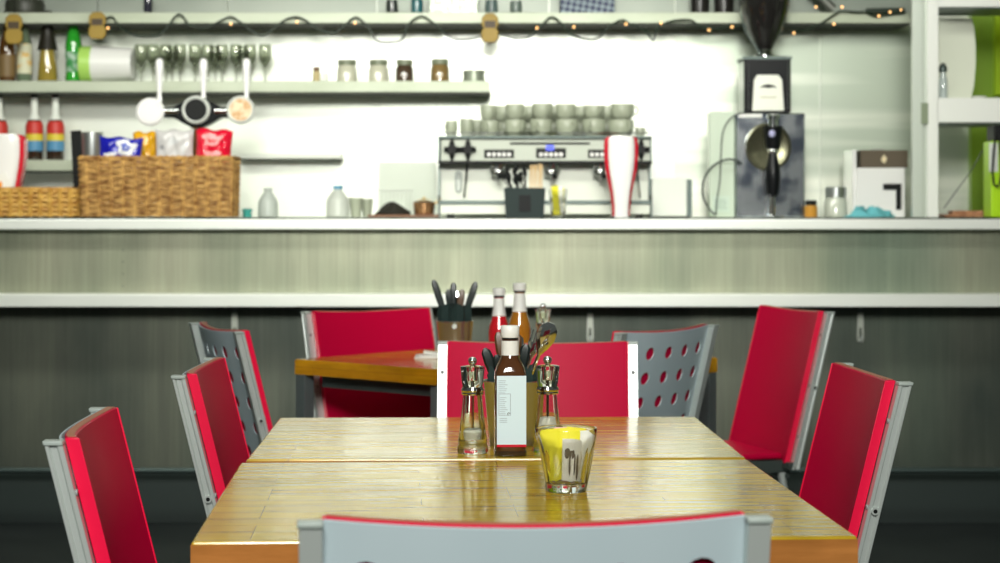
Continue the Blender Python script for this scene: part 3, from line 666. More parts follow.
#PART2
# ================================================================== FRONT BAR TOP
YB = 7.50
def wicker(w_, d_, h_, taper, rows, stakes, mname, label, loc, name, rim=True, lidded=False):
    """woven basket: stakes and rows of weavers that pass in front of and behind them; one woven surface"""
    q = B()
    def per(t, z, off):
        # t in 0..1 round the rectangle, off = outward offset
        k = 1+taper*(z/h_); W_, D_ = w_*k/2, d_*k/2; P = 2*(w_+d_); s = t*P
        if s < w_: return (-W_+2*W_*s/w_, -D_-off, z)
        s -= w_
        if s < d_: return (W_+off, -D_+2*D_*s/d_, z)
        s -= d_
        if s < w_: return (W_-2*W_*s/w_, D_+off, z)
        s -= w_
        return (-W_-off, D_-2*D_*s/d_, z)
    n = stakes; r = h_/rows/2*1.06; npt = n*4
    for k in range(rows):
        z = (k+0.5)*h_/rows; ph = PI*(k % 2)
        pts = [per((i+0.5)/npt, z+random.uniform(-.0008, .0008), 0.0035*math.cos(PI*n*(i+0.5)/npt*1.0+ph)) for i in range(npt)]
        q.tube(pts, r, 5, closed=True)
    for i in range(n):
        q.tube([per((i+0.5)/n, 0.0, 0.0015), per((i+0.5)/n, h_, 0.0015)], r*1.25, 6)
    m = mat(mname, (0.20, 0.080, 0.014), 0.65, noise=((0.62, 0.37, 0.11), (30, 30, 60), 0.32, 0.66, 4)) if 'gold' not in mname else mat(mname, (0.40, 0.19, 0.03), 0.55, noise=((0.66, 0.40, 0.09), (30, 30, 60), 0.35, 0.66, 3))
    o = q.build(name, m, None, loc); tag(o, label, 'basket')
    q = B(); q.box(-w_/2+.004, w_/2-.004, -d_/2+.004, d_/2-.004, 0.002, 0.008); q.build('base', m, o, smooth=False)
    if rim:
        q = B()
        for dz, ph in ((0, 0), (0, PI)):
            pts = [per((i+0.5)/(n*5), h_+0.004, 0) for i in range(n*5)]
            pts = [(x+0.004*math.cos(i*1.25+ph)*(1 if abs(y) < d_/2 else 0), y+0.003*math.sin(i*1.25+ph), z+0.0045*math.cos(i*1.25+ph)) for i, (x, y, z) in enumerate(pts)]
            q.tube(pts, 0.0055, 6, closed=True)
        q.build('braided_rim', m, o)
    if lidded:
        q = B(); q.box(-w_/2+.003, w_/2-.003, -d_/2+.003, d_/2-.003, h_-0.004, h_+0.002)
        for i in range(int(w_/0.012)): x = -w_/2+0.012*(i+0.5); q.cyl((x, -d_/2, h_+0.003), (x, d_/2, h_+0.003), 0.0055, seg=6)
        q.build('woven_lid', m, o)
    return o
bx0, bx1 = ax(80, 7.36), ax(231, 7.36); bh = az(156.5, 7.36)-TOPZ
basket = wicker(bx1-bx0-0.006, 0.20, bh-0.012, 0.02, 20, 34, 'brown_wicker', 'large rectangular wicker basket on the bar filled with snack packets', ((bx0+bx1)/2, 7.465, TOPZ+0.003), 'wicker_basket')
tx0, tx1 = ax(-45, 7.38), ax(75, 7.38)
wicker(tx1-tx0, 0.22, az(190, 7.38)-TOPZ, 0.0, 6, 36, 'golden_wicker', 'low flat golden wicker tray at the left end of the bar', ((tx0+tx1)/2, 7.50, TOPZ+0.003), 'wicker_tray', rim=False, lidded=True)

def bag(px0, px1, ptop, pbot, Y, colr, name, label, spots, mm=None, seed=1, tiltdeg=0):
    random.seed(seed)
    x0, x1 = ax(px0, Y), ax(px1, Y); z0, z1 = az(pbot, Y), az(ptop, Y); W_, H = (x1-x0)/2, z1-z0
    R = Matrix.Rotation(math.radians(tiltdeg), 3, 'Y')
    t = thing(name, label, 'snack bag', ((x0+x1)/2, Y, z0))
    m = mm or mat(name+'_foil', colr, 0.25, coat=0.4)
    q = B(); nu, nv = 20, 14; ring = []
    def pt(u, v, s):
        edge_ = max(0, 1-abs(u)**4)*max(0, 1-abs(2*v-1)**6)
        puff = 0.026*edge_**0.6
        wr = 0.0035*math.sin(9*u+5*v+seed)+0.003*math.sin(17*v-7*u+seed*2)
        return R @ Vector((W_*u*(1-0.06*math.sin(PI*v)), s*(puff+wr*edge_), H*v+0.004*math.sin(6*u+seed)))
    for v in range(nv+1):
        ring.append([pt(-1+2*i/nu, v/nv, -1) for i in range(nu+1)]+[pt(1-2*i/nu, v/nv, 1) for i in range(1, nu)])
    q.rings(ring); b_ = q.build('bag', m, t)
    # printed marks as shallow raised foil patches that follow the bag surface
    for nm, u0, u1, v0, v1, cm, shape in spots:
        q = B(); n = 22
        for frac in (1.0,):
            cu, cv, ru, rv = (u0+u1)/2, (v0+v1)/2, (u1-u0)/2, (v1-v0)/2
            rr = []
            for fr in (0.02, 0.5, 1.0):
                ringp = []
                for k in range(n):
                    a = 2*PI*k/n; wob = 1+(0.16*math.sin(5*a)+0.1*math.sin(3*a+1) if shape == 'splash' else 0)
                    p = pt(min(.97, max(-.97, cu+ru*fr*wob*math.cos(a))), min(.97, max(.03, cv+rv*fr*wob*math.sin(a))), -1); p.y -= 0.0012; ringp.append(p)
                rr.append(ringp)
            q.rings(rr, True, True, False)
        q.build(nm, cm, b_)
    return t
wp = mat('printed_white', (0.85, 0.86, 0.86), 0.35); gp = mat('printed_grey', (0.35, 0.35, 0.36), 0.4)
rp = mat('printed_red', (0.62, 0.02, 0.03), 0.35); yp = mat('printed_gold', (0.75, 0.45, 0.05), 0.4); pkp = mat('printed_pink', (0.85, 0.35, 0.35), 0.4)
bag(97, 141, 137.5, 172, 7.44, (0.01, 0.012, 0.36), 'blue_snack_bag', 'blue snack bag with a white splash at the left in the basket',
    [('white_splash', -0.15, 0.75, 0.50, 0.95, wp, 'splash'), ('blue_emblem', 0.0, 0.5, 0.62, 0.86, mat('printed_blue', (0.10, 0.14, 0.5), 0.4), 'splash'), ('white_patch', -0.75, -0.1, 0.42, 0.56, wp, 'splash')], seed=2, tiltdeg=4)
bag(133, 159, 132, 172, 7.505, (0.70, 0.36, 0.01), 'yellow_snack_bag', 'ochre yellow snack bag between the blue and white bags', [('round_mark', -0.3, 0.1, 0.52, 0.66, yp, 'round')], seed=5)
bag(155, 194, 130, 172, 7.45, (0.58, 0.57, 0.56), 'white_snack_bag', 'crumpled white snack bag in the middle of the basket', [('grey_mark', -0.3, 0.25, 0.62, 0.80, mat('printed_pale_grey', (0.55, 0.56, 0.56), 0.4), 'splash'), ('small_mark', -0.75, -0.5, 0.55, 0.66, gp, 'round'), ('script_mark', 0.45, 0.6, 0.35, 0.75, mat('printed_pale_grey', (0.55, 0.56, 0.56), 0.4), 'round')], seed=8)
bag(194, 231, 129.5, 172, 7.46, (0.66, 0.005, 0.03), 'red_snack_bag', 'red snack bag with pale logo at the right end of the basket', [('pale_logo', -0.6, 0.45, 0.62, 0.90, pkp, 'splash'), ('logo_stroke', -0.35, 0.25, 0.70, 0.80, rp, 'splash'), ('pale_strip', -0.5, 0.5, 0.34, 0.50, pkp, 'round')], seed=11, tiltdeg=3)

# ---- tall beer columns, white face and red flanks
def column(px, ptop, pbot, Y, label, loc_z=None, emblem=False, sc_=1.0):
    z0 = TOPZ if loc_z is None else loc_z
    H = az(ptop, Y)-z0
    t = thing('beer_column', label, 'beer tap', (ax(px, Y), Y, z0))
    s = Y/F*sc_
    # half width in px at fractions of the height (bottom to top)
    pr = [(0.0, 9.5), (0.04, 8.2), (0.15, 8.6), (0.30, 10.0), (0.45, 12.5), (0.60, 14.6), (0.75, 15.8), (0.90, 15.8), (0.965, 15.2), (0.99, 13.5), (1.0, 10.5)]
    def body(f, y0, y1, g=1.0, top=1.0):
        q = B(); rings = []
        for fr, hw in pr:
            hw = hw*s*f; rings.append([(x, y, H*fr*top) for x, y in ((-hw, y1), (-hw, y0+0.012), (-hw*0.86, y0+0.003), (-hw*0.5, y0-0.002), (0, y0-0.004), (hw*0.5, y0-0.002), (hw*0.86, y0+0.003), (hw, y0+0.012), (hw, y1))])
        q.rings(rings); return q
    body(1.06, -0.030, 0.040).build('red_shell', M['redp'], t)
    body(0.84, -0.042, -0.026, top=1.004).build('white_face', M['whiteg'], t)
    q = B(); q.lathe([(0.045*sc_, 0), (0.045*sc_, 0.006), (0.030*sc_, 0.010)], 24); q.build('base_flange', M['chrome'], t)
    if emblem:
        q = B(); q.box(-0.045, 0.03, -0.062, -0.058, 0.100, 0.160, Matrix.Rotation(math.radians(-28), 3, 'Y')); c_ = q.build('paper_card', M['white'], t, smooth=False)
        q = B(); q.cyl((-0.012, -0.0625, 0.125), (-0.012, -0.0635, 0.125), 0.014, seg=18); q.build('orange_emblem', mat('orange_print', (0.80, 0.30, 0.03), 0.4), c_)
column(621, 136.5, 216, 7.50, 'waisted white beer column with red flanks in front of the coffee machine')
column(6, 134.5, 197, 7.66, 'white beer column with red flank cut off at the left edge', emblem=True, sc_=1.15)

# ---- three-handled beer tap font
def font():
    Y = 7.66; t = thing('beer_tap_font', 'three-handled beer tap font with round badges above the wicker basket', 'beer tap', (ax(197.5, Y), Y+0.02, TOPZ+0.0004))
    k = Y/F; zc = az(111.5, Y)-TOPZ
    q = B(); q.lathe([(0.060, 0), (0.060, 0.010), (0.035, 0.020), (0.028, zc-0.06), (0.040, zc-0.04)], 24); q.build('column', M['chrome'], t)
    q = B()
    prof = [(-52, 4), (-40, 4.6), (-24, 5), (-14, 11), (-6, 15), (6, 15), (14, 11), (24, 5), (40, 4.6), (52, 4)]
    up = [(x*k, zc+(h+ -1)*k) for x, h in prof]; dn = [(x*k, zc-(h+1)*k) for x, h in reversed(prof)]
    q.prism(up+dn, -0.035, 0.035); q.build('cross_body', M['blackm'], t, bevel=0.006)
    for sx in (-1, 1):
        q = B(); q.cyl((sx*18*k, -0.040, zc), (sx*40*k, -0.040, zc), 3.2*k, 3.2*k, 12); q.build('chrome_sleeve', M['chrome'], t)
    for dx, dz, fm, label_, em in ((-45.5, -1, M['whiteg'], 'white_badge', 0), (0, 1, M['black'], 'black_badge', 1), (44.5, 1, mat('cream_badge', (0.80, 0.66, 0.44), 0.4, noise=((0.62, 0.36, 0.16), (40, 40, 40), 0.45, 0.62, 3)), 'cream_badge', 2)):
        r = 13.5*k
        q = B(); rr = [(r*0.9, 0), (r*1.04, 0.006), (r*1.04, 0.020), (r*0.9, 0.026), (r*0.84, 0.024)]
        rings = [[(dx*k+a*math.cos(2*PI*i/32), -0.042-b_, zc+dz*k+a*math.sin(2*PI*i/32)) for i in range(32)] for a, b_ in rr]
        q.rings(rings); ring = q.build('badge_ring', M['steelw'] if em != 0 else M['whiteg'], t)
        q = B(); q.cyl((dx*k, -0.060, zc+dz*k), (dx*k, -0.0695, zc+dz*k), r*0.84, r*0.80, 32); q.build(label_, fm, ring)
    for dx in (-38, 6, 49):
        zt = az(58.5, Y)-TOPZ
        q = B(); z0 = zc+8*k
        q.lathe([(2.6*k, z0), (2.8*k, z0+6*k), (2.2*k, z0+9*k), (2.6*k, z0+14*k), (3.6*k, zt-16*k), (4.2*k, zt-6*k), (3.6*k, zt-1.5*k), (1.5*k, zt)], 18, (dx*k, -0.02, 0)); q.build('tap_handle', M['whiteg'], t)
font()
# ---- tall steel shaker / black canister behind the basket
t = thing('steel_canister', 'black and steel canister standing behind the left end of the basket', 'canister', (ax(92, 7.72), 7.72, TOPZ+0.0004))
b = B(); hh = az(132, 7.67)-TOPZ; b.lathe([(0.040, 0), (0.042, 0.004), (0.046, hh), (0.044, hh), (0.040, 0.006)], 28); b.build('steel_cup', M['steel'], t)
t = thing('black_menu_holder', 'black upright board leaning beside the steel canister', 'menu holder', (ax(76, 7.65), 7.645, TOPZ+0.0004))
b = B(); b.box(-0.010, 0.030, -0.008, 0.0, 0, az(131, 7.68)-TOPZ, Matrix.Rotation(math.radians(-3), 3, 'Y')); b.build('board', M['black'], t, smooth=False, bevel=0.002)
b = B(); b.box(-0.02, 0.04, -0.03, 0.03, 0, 0.006); b.build('foot', M['black'], t, smooth=False)

# ---- cutlery caddy with straws and stirrers
def caddy():
    Y = 7.42; k = Y/F; x0, x1 = ax(504, Y), ax(545, Y); H = az(188, Y)-TOPZ; cx = (x0+x1)/2; hw = (x1-x0)/2
    t = thing('straw_caddy', 'dark grey square caddy on the bar holding black straws and wooden stirrers', 'caddy', (cx, Y, TOPZ))
    q = B()
    def sq(h, z): return [(-h, -h, z), (h, -h, z), (h, h, z), (-h, h, z)]
    q.rings([sq(hw*0.92, 0), sq(hw, H), sq(hw-0.003, H), sq(hw*0.92-0.003, 0.004)]); q.build('caddy_box', mat('dark_grey_caddy', (0.028, 0.042, 0.040), 0.5, spec=0.2), t, smooth=False, bevel=0.0015)
    q = B(); q.box(-hw*0.28, hw*0.28, -hw-0.001, -hw+0.003, H*0.22, H*0.75); q.build('black_window', M['black'], t, smooth=False)
    random.seed(21)
    for i in range(16):
        a = random.uniform(-0.9, 0.15); dx = hw*a; dy = random.uniform(-0.6, 0.6)*hw
        h = az(random.uniform(165, 176), Y)-TOPZ
        q = B(); top = (dx*1.02-random.uniform(0.0, 0.008), dy*0.9, h)
        q.cyl((dx*0.8, dy*.8, 0.006), (dx*0.95, dy*.85, H+0.01), 0.0022, 0.0025, 6)
        q.lathe([(0.0025, 0), (0.0075, 0.010), (0.0085, 0.022), (0.004, 0.030)], 8, (top[0], top[1], h-0.03), fac=None)
        q.cyl((dx*0.95, dy*.85, H+0.01), (top[0], top[1], h-0.028), 0.0025, 0.0025, 6)
        o = q.build('plastic_spoon', M['black'], None, (cx, Y, TOPZ)); tag(o, 'black plastic spoon bunched in the left of the grey caddy', 'plastic spoon', 'black plastic spoons in the grey caddy')
    for i in range(9):
        dx = hw*(0.28+0.55*(i % 5)/4.0); dy = hw*(0.1 if i < 5 else -0.35); h = az(random.uniform(163.5, 168), Y)-TOPZ
        q = B(); q.box(dx-0.0030, dx+0.0030, dy-0.0008, dy+0.0008, 0.006, h, Matrix.Rotation(random.uniform(0.0, 0.05), 3, 'Y'))
        o = q.build('wooden_stirrer', mat('pale_birch', (0.66, 0.46, 0.22), 0.6), None, (cx, Y, TOPZ), smooth=False); tag(o, 'wooden stirrer bunched in the right of the grey caddy', 'stirrer', 'wooden stirrers in the grey caddy')
caddy()
# ---- yellow patterned glass
Y = 7.43; t = thing('packet_glass', 'small glass packed with yellow sugar packets beside the grey caddy', 'glass', (ax(558, Y), Y, TOPZ)); k = Y/F
hh = az(189, Y)-TOPZ
b = B(); b.lathe([(6.2*k, 0), (7*k, 0.003), (9.4*k, hh), (9.0*k, hh), (6.4*k, 0.006), (1*k, 0.006)], 24); b.build('tumbler', M['glass'], t)
for i, (dx, dy, cm, rz) in enumerate(((-0.008, -0.004, yel, 0.2), (0.006, 0.0, wht, -0.2), (0.010, 0.010, yel, 0.5), (-0.004, 0.012, yel, -0.3))):
    q = B(); q.box(-0.013, 0.013, -0.0014, 0.0014, 0.007, hh+0.012-0.003*i, Matrix.Rotation(0.06*(i-1.5), 3, 'Y'))
    o = q.build('sugar_packet', cm, None, (ax(558, Y)+dx, Y+dy, TOPZ), smooth=False, bevel=0.0008, rotz=rz); tag(o, ['yellow packet at the left in the small bar-top glass', 'white packet in the small bar-top glass', 'yellow packet at the right in the small bar-top glass', 'yellow packet at the back of the small bar-top glass'][i], 'sugar packet', 'sugar packets in the bar-top glass')
for (x_, z_, r_) in ((-0.010, 0.055, 0.006), (-0.004, 0.030, 0.005)):
    pass

# ================================================================== COFFEE MACHINE
def espresso():
    Y = 7.93; k = Y/F; x0, x1 = ax(438, Y), ax(652, Y); cx = (x0+x1)/2; hw = (x1-x0)/2
    t = thing('espresso_machine', 'long steel three-group coffee machine on the back counter topped with cups', 'coffee machine', (cx, Y, TOPZ))
    X = lambda px: ax(px, Y)-cx
    Z = lambda py: az(py, Y)-TOPZ
    D = 0.44
    sil = mat('machine_silver', (0.36, 0.39, 0.33), 0.45, metal=0.2); wh = mat('machine_pale_steel', (0.66, 0.69, 0.60), 0.4, metal=0.15)
    q = B(); q.box(-hw+0.004, hw-0.004, 0.12, D, 0.03, Z(140)); q.build('body', wh, t, smooth=False, bevel=0.004)
    q = B(); pr_ = [(-0.002, Z(161)), (0.015, Z(140)), (0.02, Z(138.5)), (0.14, Z(138.5)), (0.14, Z(161))]
    q.rings([[(x, y, z) for y, z in pr_] for x in (X(441), X(650))]); fp = q.build('control_panel', sil, t, smooth=False, bevel=0.002)
    q = B(); q.box(-hw, hw, 0.0, D, Z(138.2), Z(136)); q.build('cup_tray', M['alud'], t, smooth=False, bevel=0.001)
    q = B()
    for yy in (0.01, D-0.01): q.tube([(-hw+.01, yy, Z(133)), (hw-.01, yy, Z(133))], 0.0025, 6)
    q.build('cup_rail', M['chrome'], t)
    q = B(); q.box(-hw, hw, -0.004, 0.12, Z(163.3), Z(161)); q.build('panel_trim', M['black'], t, smooth=False)
    for s in (-1, 1):
        q = B(); pr2 = [(-0.004, 0.0), (-0.004, Z(200)), (0.06, Z(195)), (0.075, Z(166)), (0.0, Z(161)), (0.012, Z(137)), (0.13, Z(137)), (0.13, 0.0)]
        xx = s*hw; q.rings([[(x, y, z) for y, z in pr2] for x in (xx, xx-s*0.006)]); q.build('side_panel', M['alud'], t, smooth=False)
    q = B(); q.box(-hw+0.008, hw-0.008, -0.012, 0.125, Z(204), Z(200.5)); q.build('drip_grid', M['alud'], t, smooth=False)
    q = B(); q.box(-hw+0.008, hw-0.008, -0.006, 0.125, 0.012, Z(204.3)); q.build('drip_tray', wh, t, smooth=False, bevel=0.003)
    for s in (-1, 1): 
        q = B(); q.cyl((s*(hw-0.05), 0.02, 0.0), (s*(hw-0.05), 0.02, 0.03), 0.016, seg=14); q.build('foot', M['black'], t)
    # button groups
    for (a, b_, c, d) in ((484, 514, 149.5, 158), (536, 566, 148, 158), (588, 606, 149.5, 158)):
        q = B(); yy = lambda py: -0.002+0.017*(161-py)/21.0
        q.rings([[(X(a), yy(d)-0.003, Z(d)), (X(b_), yy(d)-0.003, Z(d)), (X(b_), yy(d)+0.002, Z(d)), (X(a), yy(d)+0.002, Z(d))],
                 [(X(a), yy(c)-0.003, Z(c)), (X(b_), yy(c)-0.003, Z(c)), (X(b_), yy(c)+0.002, Z(c)), (X(a), yy(c)+0.002, Z(c))]])
        kp = q.build('keypad', M['black'], fp, smooth=False)
    bt = mat('white_key', (0.9, 0.9, 0.86), 0.4)
    for a in (489, 494, 499, 504, 509, 541, 546, 551, 556, 561, 592, 597, 602):
        q = B(); q.cyl((X(a), -0.000, Z(154.5)), (X(a), -0.006, Z(154.5)), 2.0*k, seg=12); q.build('key', bt, fp)
    q = B(); q.box(X(546), X(554), 0.002, 0.006, Z(150.5), Z(145)); q.build('display', mat('blue_display', (0.03, 0.06, 0.70), 0.3, emit=0.6), fp, smooth=False)
    q = B(); q.box(X(510), X(590), 0.006, 0.012, Z(144.2), Z(142.2)); q.build('badge_bar', M['black'], fp, smooth=False)
    for a in (452, 468, 641):
        q = B(); q.cyl((X(a), 0.010, Z(149.5)), (X(a), -0.024, Z(149.5)), 5.0*k, 4.4*k, 18)
        for j in range(4):
            an = PI/2*j; q.cyl((X(a), -0.010, Z(149.5)), (X(a)+8*k*math.cos(an), -0.010, Z(149.5)+8*k*math.sin(an)), 3.4*k, 2.4*k, 10)
        q.cyl((X(a), -0.012, Z(160)), (X(a), -0.012, Z(139)), 1.6*k, 1.6*k, 8)
        q.build('steam_knob', M['black'], fp)
    # groups
    for a in (498, 552, 601):
        q = B(); q.lathe([(8*k, 0), (8.5*k, 0.006), (8.5*k, 0.022), (6.5*k, 0.03)], 24, (X(a), 0.045, Z(170))); gh = q.build('group_head', M['chrome'], t)
        q = B(); q.lathe([(5*k, 0), (7*k, 0.003), (7.4*k, 0.020), (7*k, 0.024)], 24, (X(a), 0.045, Z(176))); q.cyl((X(a), 0.045, Z(176)), (X(a), 0.045, Z(181)), 1.8*k, 1.2*k, 10); q.build('portafilter', M['chrome'], gh)
        q = B(); q.tube([(X(a), 0.02, Z(173)), (X(a)+0.004, -0.03, Z(174)), (X(a)+0.008, -0.10, Z(177))], [0.006, 0.008, 0.010], 10); q.build('portafilter_handle', M['black'], gh)
    for a, s in ((467, -1), (637, 1)):
        q = B(); q.tube([(X(a), 0.03, Z(162)), (X(a), 0.0, Z(168)), (X(a)+s*0.006, -0.01, Z(185)), (X(a)+s*0.012, -0.012, Z(198))], 0.0042, 8); q.build('steam_wand', M['chrome'], t)
    q = B()
    o = [(X(458)+3.2*k*math.cos(v)*1, Z(181.5)+(7.5*k if math.sin(v) > 0 else -7.5*k)+3.2*k*math.sin(v)) for v in [2*PI*i/24+0.01 for i in range(24)]]
    q.prism(o, 0.108, 0.118); gz = q.build('gauge_frame', M['alud'], t)
    q = B(); o = [(X(458)+2.1*k*math.cos(v), Z(181.5)+(7.5*k if math.sin(v) > 0 else -7.5*k)+2.1*k*math.sin(v)) for v in [2*PI*i/24+0.01 for i in range(24)]]
    q.prism(o, 0.105, 0.1085); q.build('sight_glass', mat('sight_glass', (0.72, 0.76, 0.70), 0.1), gz)
    return t, Z
em, EZ = espresso()
cupz = az(136, 7.93)
# ---- cups
def cup_proto(h, r, name):
    t = thing(name, 'x', 'cup', (0, 0, 0))
    q = B(); q.lathe([(r*0.62, 0), (r*0.68, 0.002), (r*0.90, h*0.22), (r, h*0.55), (r*0.97, h*0.97), (r*0.94, h), (r*0.90, h*0.97), (r*0.92, h*0.55), (r*0.8, h*0.22), (r*0.3, 0.006)], 26); q.build('bowl', M['cup'], t)
    q = B(); q.tube([(r*0.90, 0, h*0.80), (r*1.25, 0, h*0.82), (r*1.42, 0, h*0.62), (r*1.30, 0, h*0.38), (r*0.84, 0, h*0.26)], 0.0045, 8); q.build('cup_handle', M['cup'], t)
    return t
c0 = None; c1 = None
k8 = 8.02/F
spec = [ # px, radius px, list of heights px (each cup), handle angle
    (451.5, 6.3, [16], -2.4), (466.5, 7.2, [18], -1.9), (477, 7.0, [18], 1.6), (490, 9.5, [16, 15], 0.2), (515, 11.0, [17, 15.5], 0.1), (541, 12.0, [17.5, 15.5], 0.1),
    (567, 12.0, [17.5, 15.0], 0.0), (594, 12.5, [17.5, 13.5], -0.2), (621, 13.5, [17, 15.5], 2.9), (640, 5.0, [9], 0.3)]
nmz = ['farthest left, low and single', 'second from the left, single', 'small and third from the left', 'fourth', 'fifth', 'sixth', 'seventh', 'eighth', '']
wherec = ['at the left end of the row on the coffee machine', 'second in the row on the coffee machine', 'tucked behind the second cup on the machine', 'above the left keypad of the coffee machine', 'left of the centre display on the coffee machine',
          'above the centre display of the coffee machine', 'right of the centre display on the coffee machine', 'next to the beer column top', 'directly above the beer column on the coffee machine', 'very small, at the right end of the machine']
proto_c = None
for i, (px, rp_, hs, an) in enumerate(spec):
    z = cupz+0.0005
    yy = 8.03 if i != 2 else 8.12
    for j, hpx in enumerate(hs):
        s = rp_*k8/0.045*(0.88 if j else 0.96); hz = hpx*k8/0.065
        lab = 'pale cup '+('on top of the pair ' if j else ('under another cup ' if len(hs) > 1 else ''))+wherec[i]
        loc = (ax(px, 8.03)+(0.006*((i % 3)-1) if j else 0), yy, z)
        an = (-1.9 if i % 2 else -1.1) if 2 < i < 9 else an
        if proto_c is None:
            proto_c = cup_proto(0.065, 0.045, 'coffee_cup'); o = proto_c; o.location = loc; o.rotation_euler.z = an; o['label'] = lab; o['group'] = 'cups on the coffee machine'
            o.scale = (s, s, hz)
        else: o = dup(proto_c, loc, an+0.7*j, lab, 'cups on the coffee machine', (s, s, hz))
        z += hpx*k8+0.0010
# back row of cups
for i, px in enumerate((504, 529, 554, 581, 607)):
    for j in range(2):
        dup(proto_c, (ax(px, 8.18), 8.19, cupz+0.0005+j*0.0665), 1.2+0.3*i, 'pale '+('upper' if j else 'lower')+' cup in back row on coffee machine, '+['behind the left keypad gap', 'left of centre', 'over the centre', 'right of centre', 'just left of the beer column'][i], 'cups on the coffee machine', (1.05, 1.05, 1.0))

# ================================================================== BACK COUNTER THINGS
def put(px, Y): return (ax(px, Y), Y, TOPZ+0.0003)
# white box right of machine
Y = 8.0; b = B(); b.box(ax(652, Y)-ax(672, Y), ax(687, Y)-ax(672, Y), 0, 0.2, 0.004, az(178, Y)-TOPZ); t = thing('knock_box', 'white squat box standing right of the coffee machine', 'box', put(672, Y))
b.build('box_body', M['whitep'], t, smooth=False, bevel=0.003)
b = B(); b.box(ax(687.5, Y)-ax(672, Y), ax(692, Y)-ax(672, Y), 0.004, 0.19, 0.004, az(179.5, Y)-TOPZ); b.build('dark_side', M['alud'], t, smooth=False)
b = B(); b.box(ax(652, Y)-ax(672, Y), ax(690, Y)-ax(672, Y), 0.003, 0.19, 0, 0.004); b.build('base', M['black'], t, smooth=False)
# grinder
def grinder():
    Y = 7.98; k = Y/F; cx = ax(767.5, Y); zb = az(113, Y)
    t = thing('coffee_grinder', 'black coffee grinder with a large dark hopper on the steel cabinet', 'coffee grinder', (cx, Y, zb+0.0005))
    X = lambda px: ax(px, Y)-cx
    Z = lambda py: az(py, Y)-zb
    q = B(); q.lathe([(27*k, Z(-4)), (30*k, Z(-45)), (28.5*k, Z(-47)), (25.5*k, Z(-4)), (14*k, Z(26)), (9.5*k, Z(40)), (10.5*k, Z(47)), (6*k, Z(47.3))][::-1][0:0] or [(7*k, Z(48)), (9*k, Z(45)), (10*k, Z(42)), (17*k, Z(30)), (24*k, Z(10)), (26*k, Z(-4)), (27*k, Z(-40)), (26*k, Z(-42))], 32, (0, 0.09, 0))
    q.build('hopper', mat('smoked_hopper', (0.015, 0.014, 0.013), 0.08, coat=1), t)
    q = B(); q.lathe([(27.6*k, Z(-38)), (28*k, Z(-44)), (20*k, Z(-50)), (3*k, Z(-52))], 32, (0, 0.09, 0)); q.build('hopper_lid', M['black'], t)
    q = B(); q.lathe([(11*k, Z(57)), (11*k, Z(54)), (8*k, Z(53)), (7*k, Z(49)), (8*k, Z(47.5))], 24, (0, 0.09, 0)); q.build('hopper_neck', M['chrome'], t)
    q = B(); o = [(X(744), 0), (X(791), 0), (X(791), Z(60)), (X(788), Z(56)), (X(746), Z(56)), (X(744), Z(60))]
    q.prism(o, 0.0, 0.19); bd = q.build('grinder_body', M['blackm'], t, bevel=0.006)
    q = B(); q.box(X(742.5), X(792), -0.004, 0.194, Z(59.5), Z(56.5)); q.build('top_band', M['alud'], t, smooth=False, bevel=0.001)
    q = B(); o = [(X(752), Z(111)), (X(784), Z(111)), (X(782), Z(80)), (X(778), Z(75)), (X(757), Z(75)), (X(754), Z(80))]
    q.prism(o, -0.007, 0.0); fpl = q.build('face_plate', mat('plate_cream', (0.74, 0.76, 0.66), 0.35, metal=0.2), t, bevel=0.002)
    # badge: dark wing-shaped mark and a fine line below
    q = B(); o = [(X(759), Z(88)), (X(763), Z(85.5)), (X(768), Z(84.5)), (X(773), Z(85.5)), (X(777), Z(88)), (X(772), Z(87.5)), (X(768), Z(88.5)), (X(764), Z(87.5))]
    q.prism(o, -0.0082, -0.0065); q.build('front_mark', M['black'], fpl)
    q = B(); q.box(X(760), X(776), -0.008, -0.0065, Z(98), Z(97)); q.build('badge_line', mat('badge_gold', (0.45, 0.42, 0.25), 0.4), fpl, smooth=False)
    for s in (748.5, 788): 
        q = B(); q.box(X(s)-0.0012, X(s)+0.0012, -0.004, 0.0, Z(110), Z(62)); q.build('edge_chrome', M['chrome'], t, smooth=False, bevel=0.001)
    q = B(); q.tube([(X(744), 0.12, Z(8)), (X(749), 0.10, Z(30)), (X(762), 0.06, Z(52))], 0.004, 8); q.build('side_strut', M['alud'], t)
grinder()
Y = 7.94; zc = az(113.5, Y)
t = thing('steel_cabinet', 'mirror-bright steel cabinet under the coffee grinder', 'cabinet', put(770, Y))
b = B(); b.box(ax(736, Y)-ax(770, Y), ax(805, Y)-ax(770, Y), 0, 0.25, 0.0, zc-TOPZ); b.build('cabinet_body', mat('mirror_steel_reflections', (0.80, 0.85, 0.88), 0.16, metal=1.0, noise=((0.22, 0.26, 0.33), (10, 10, 9), 0.46, 0.60, 2)), t, smooth=False, bevel=0.004)  # blue-grey mirror reflections are painted as blotches of colour noise
b = B(); b.box(ax(738, Y)-ax(770, Y), ax(762, Y)-ax(770, Y), -0.004, 0.0, zc-TOPZ-0.016, zc-TOPZ-0.002); b.build('white_label', M['white'], t, smooth=False)
b = B(); cxx = ax(768, Y)-ax(770, Y)
def ring(r, y): return [(cxx+r*math.cos(2*PI*i/36), y, az(147, Y)-TOPZ+r*1.05*math.sin(2*PI*i/36)) for i in range(36)]
b.rings([ring(0.092, 0.0), ring(0.092, -0.006), ring(0.084, -0.009), ring(0.078, -0.006)]); b.build('round_steel_plate', mat('dull_bronze_steel', (0.16, 0.16, 0.10), 0.25, metal=0.8), t)
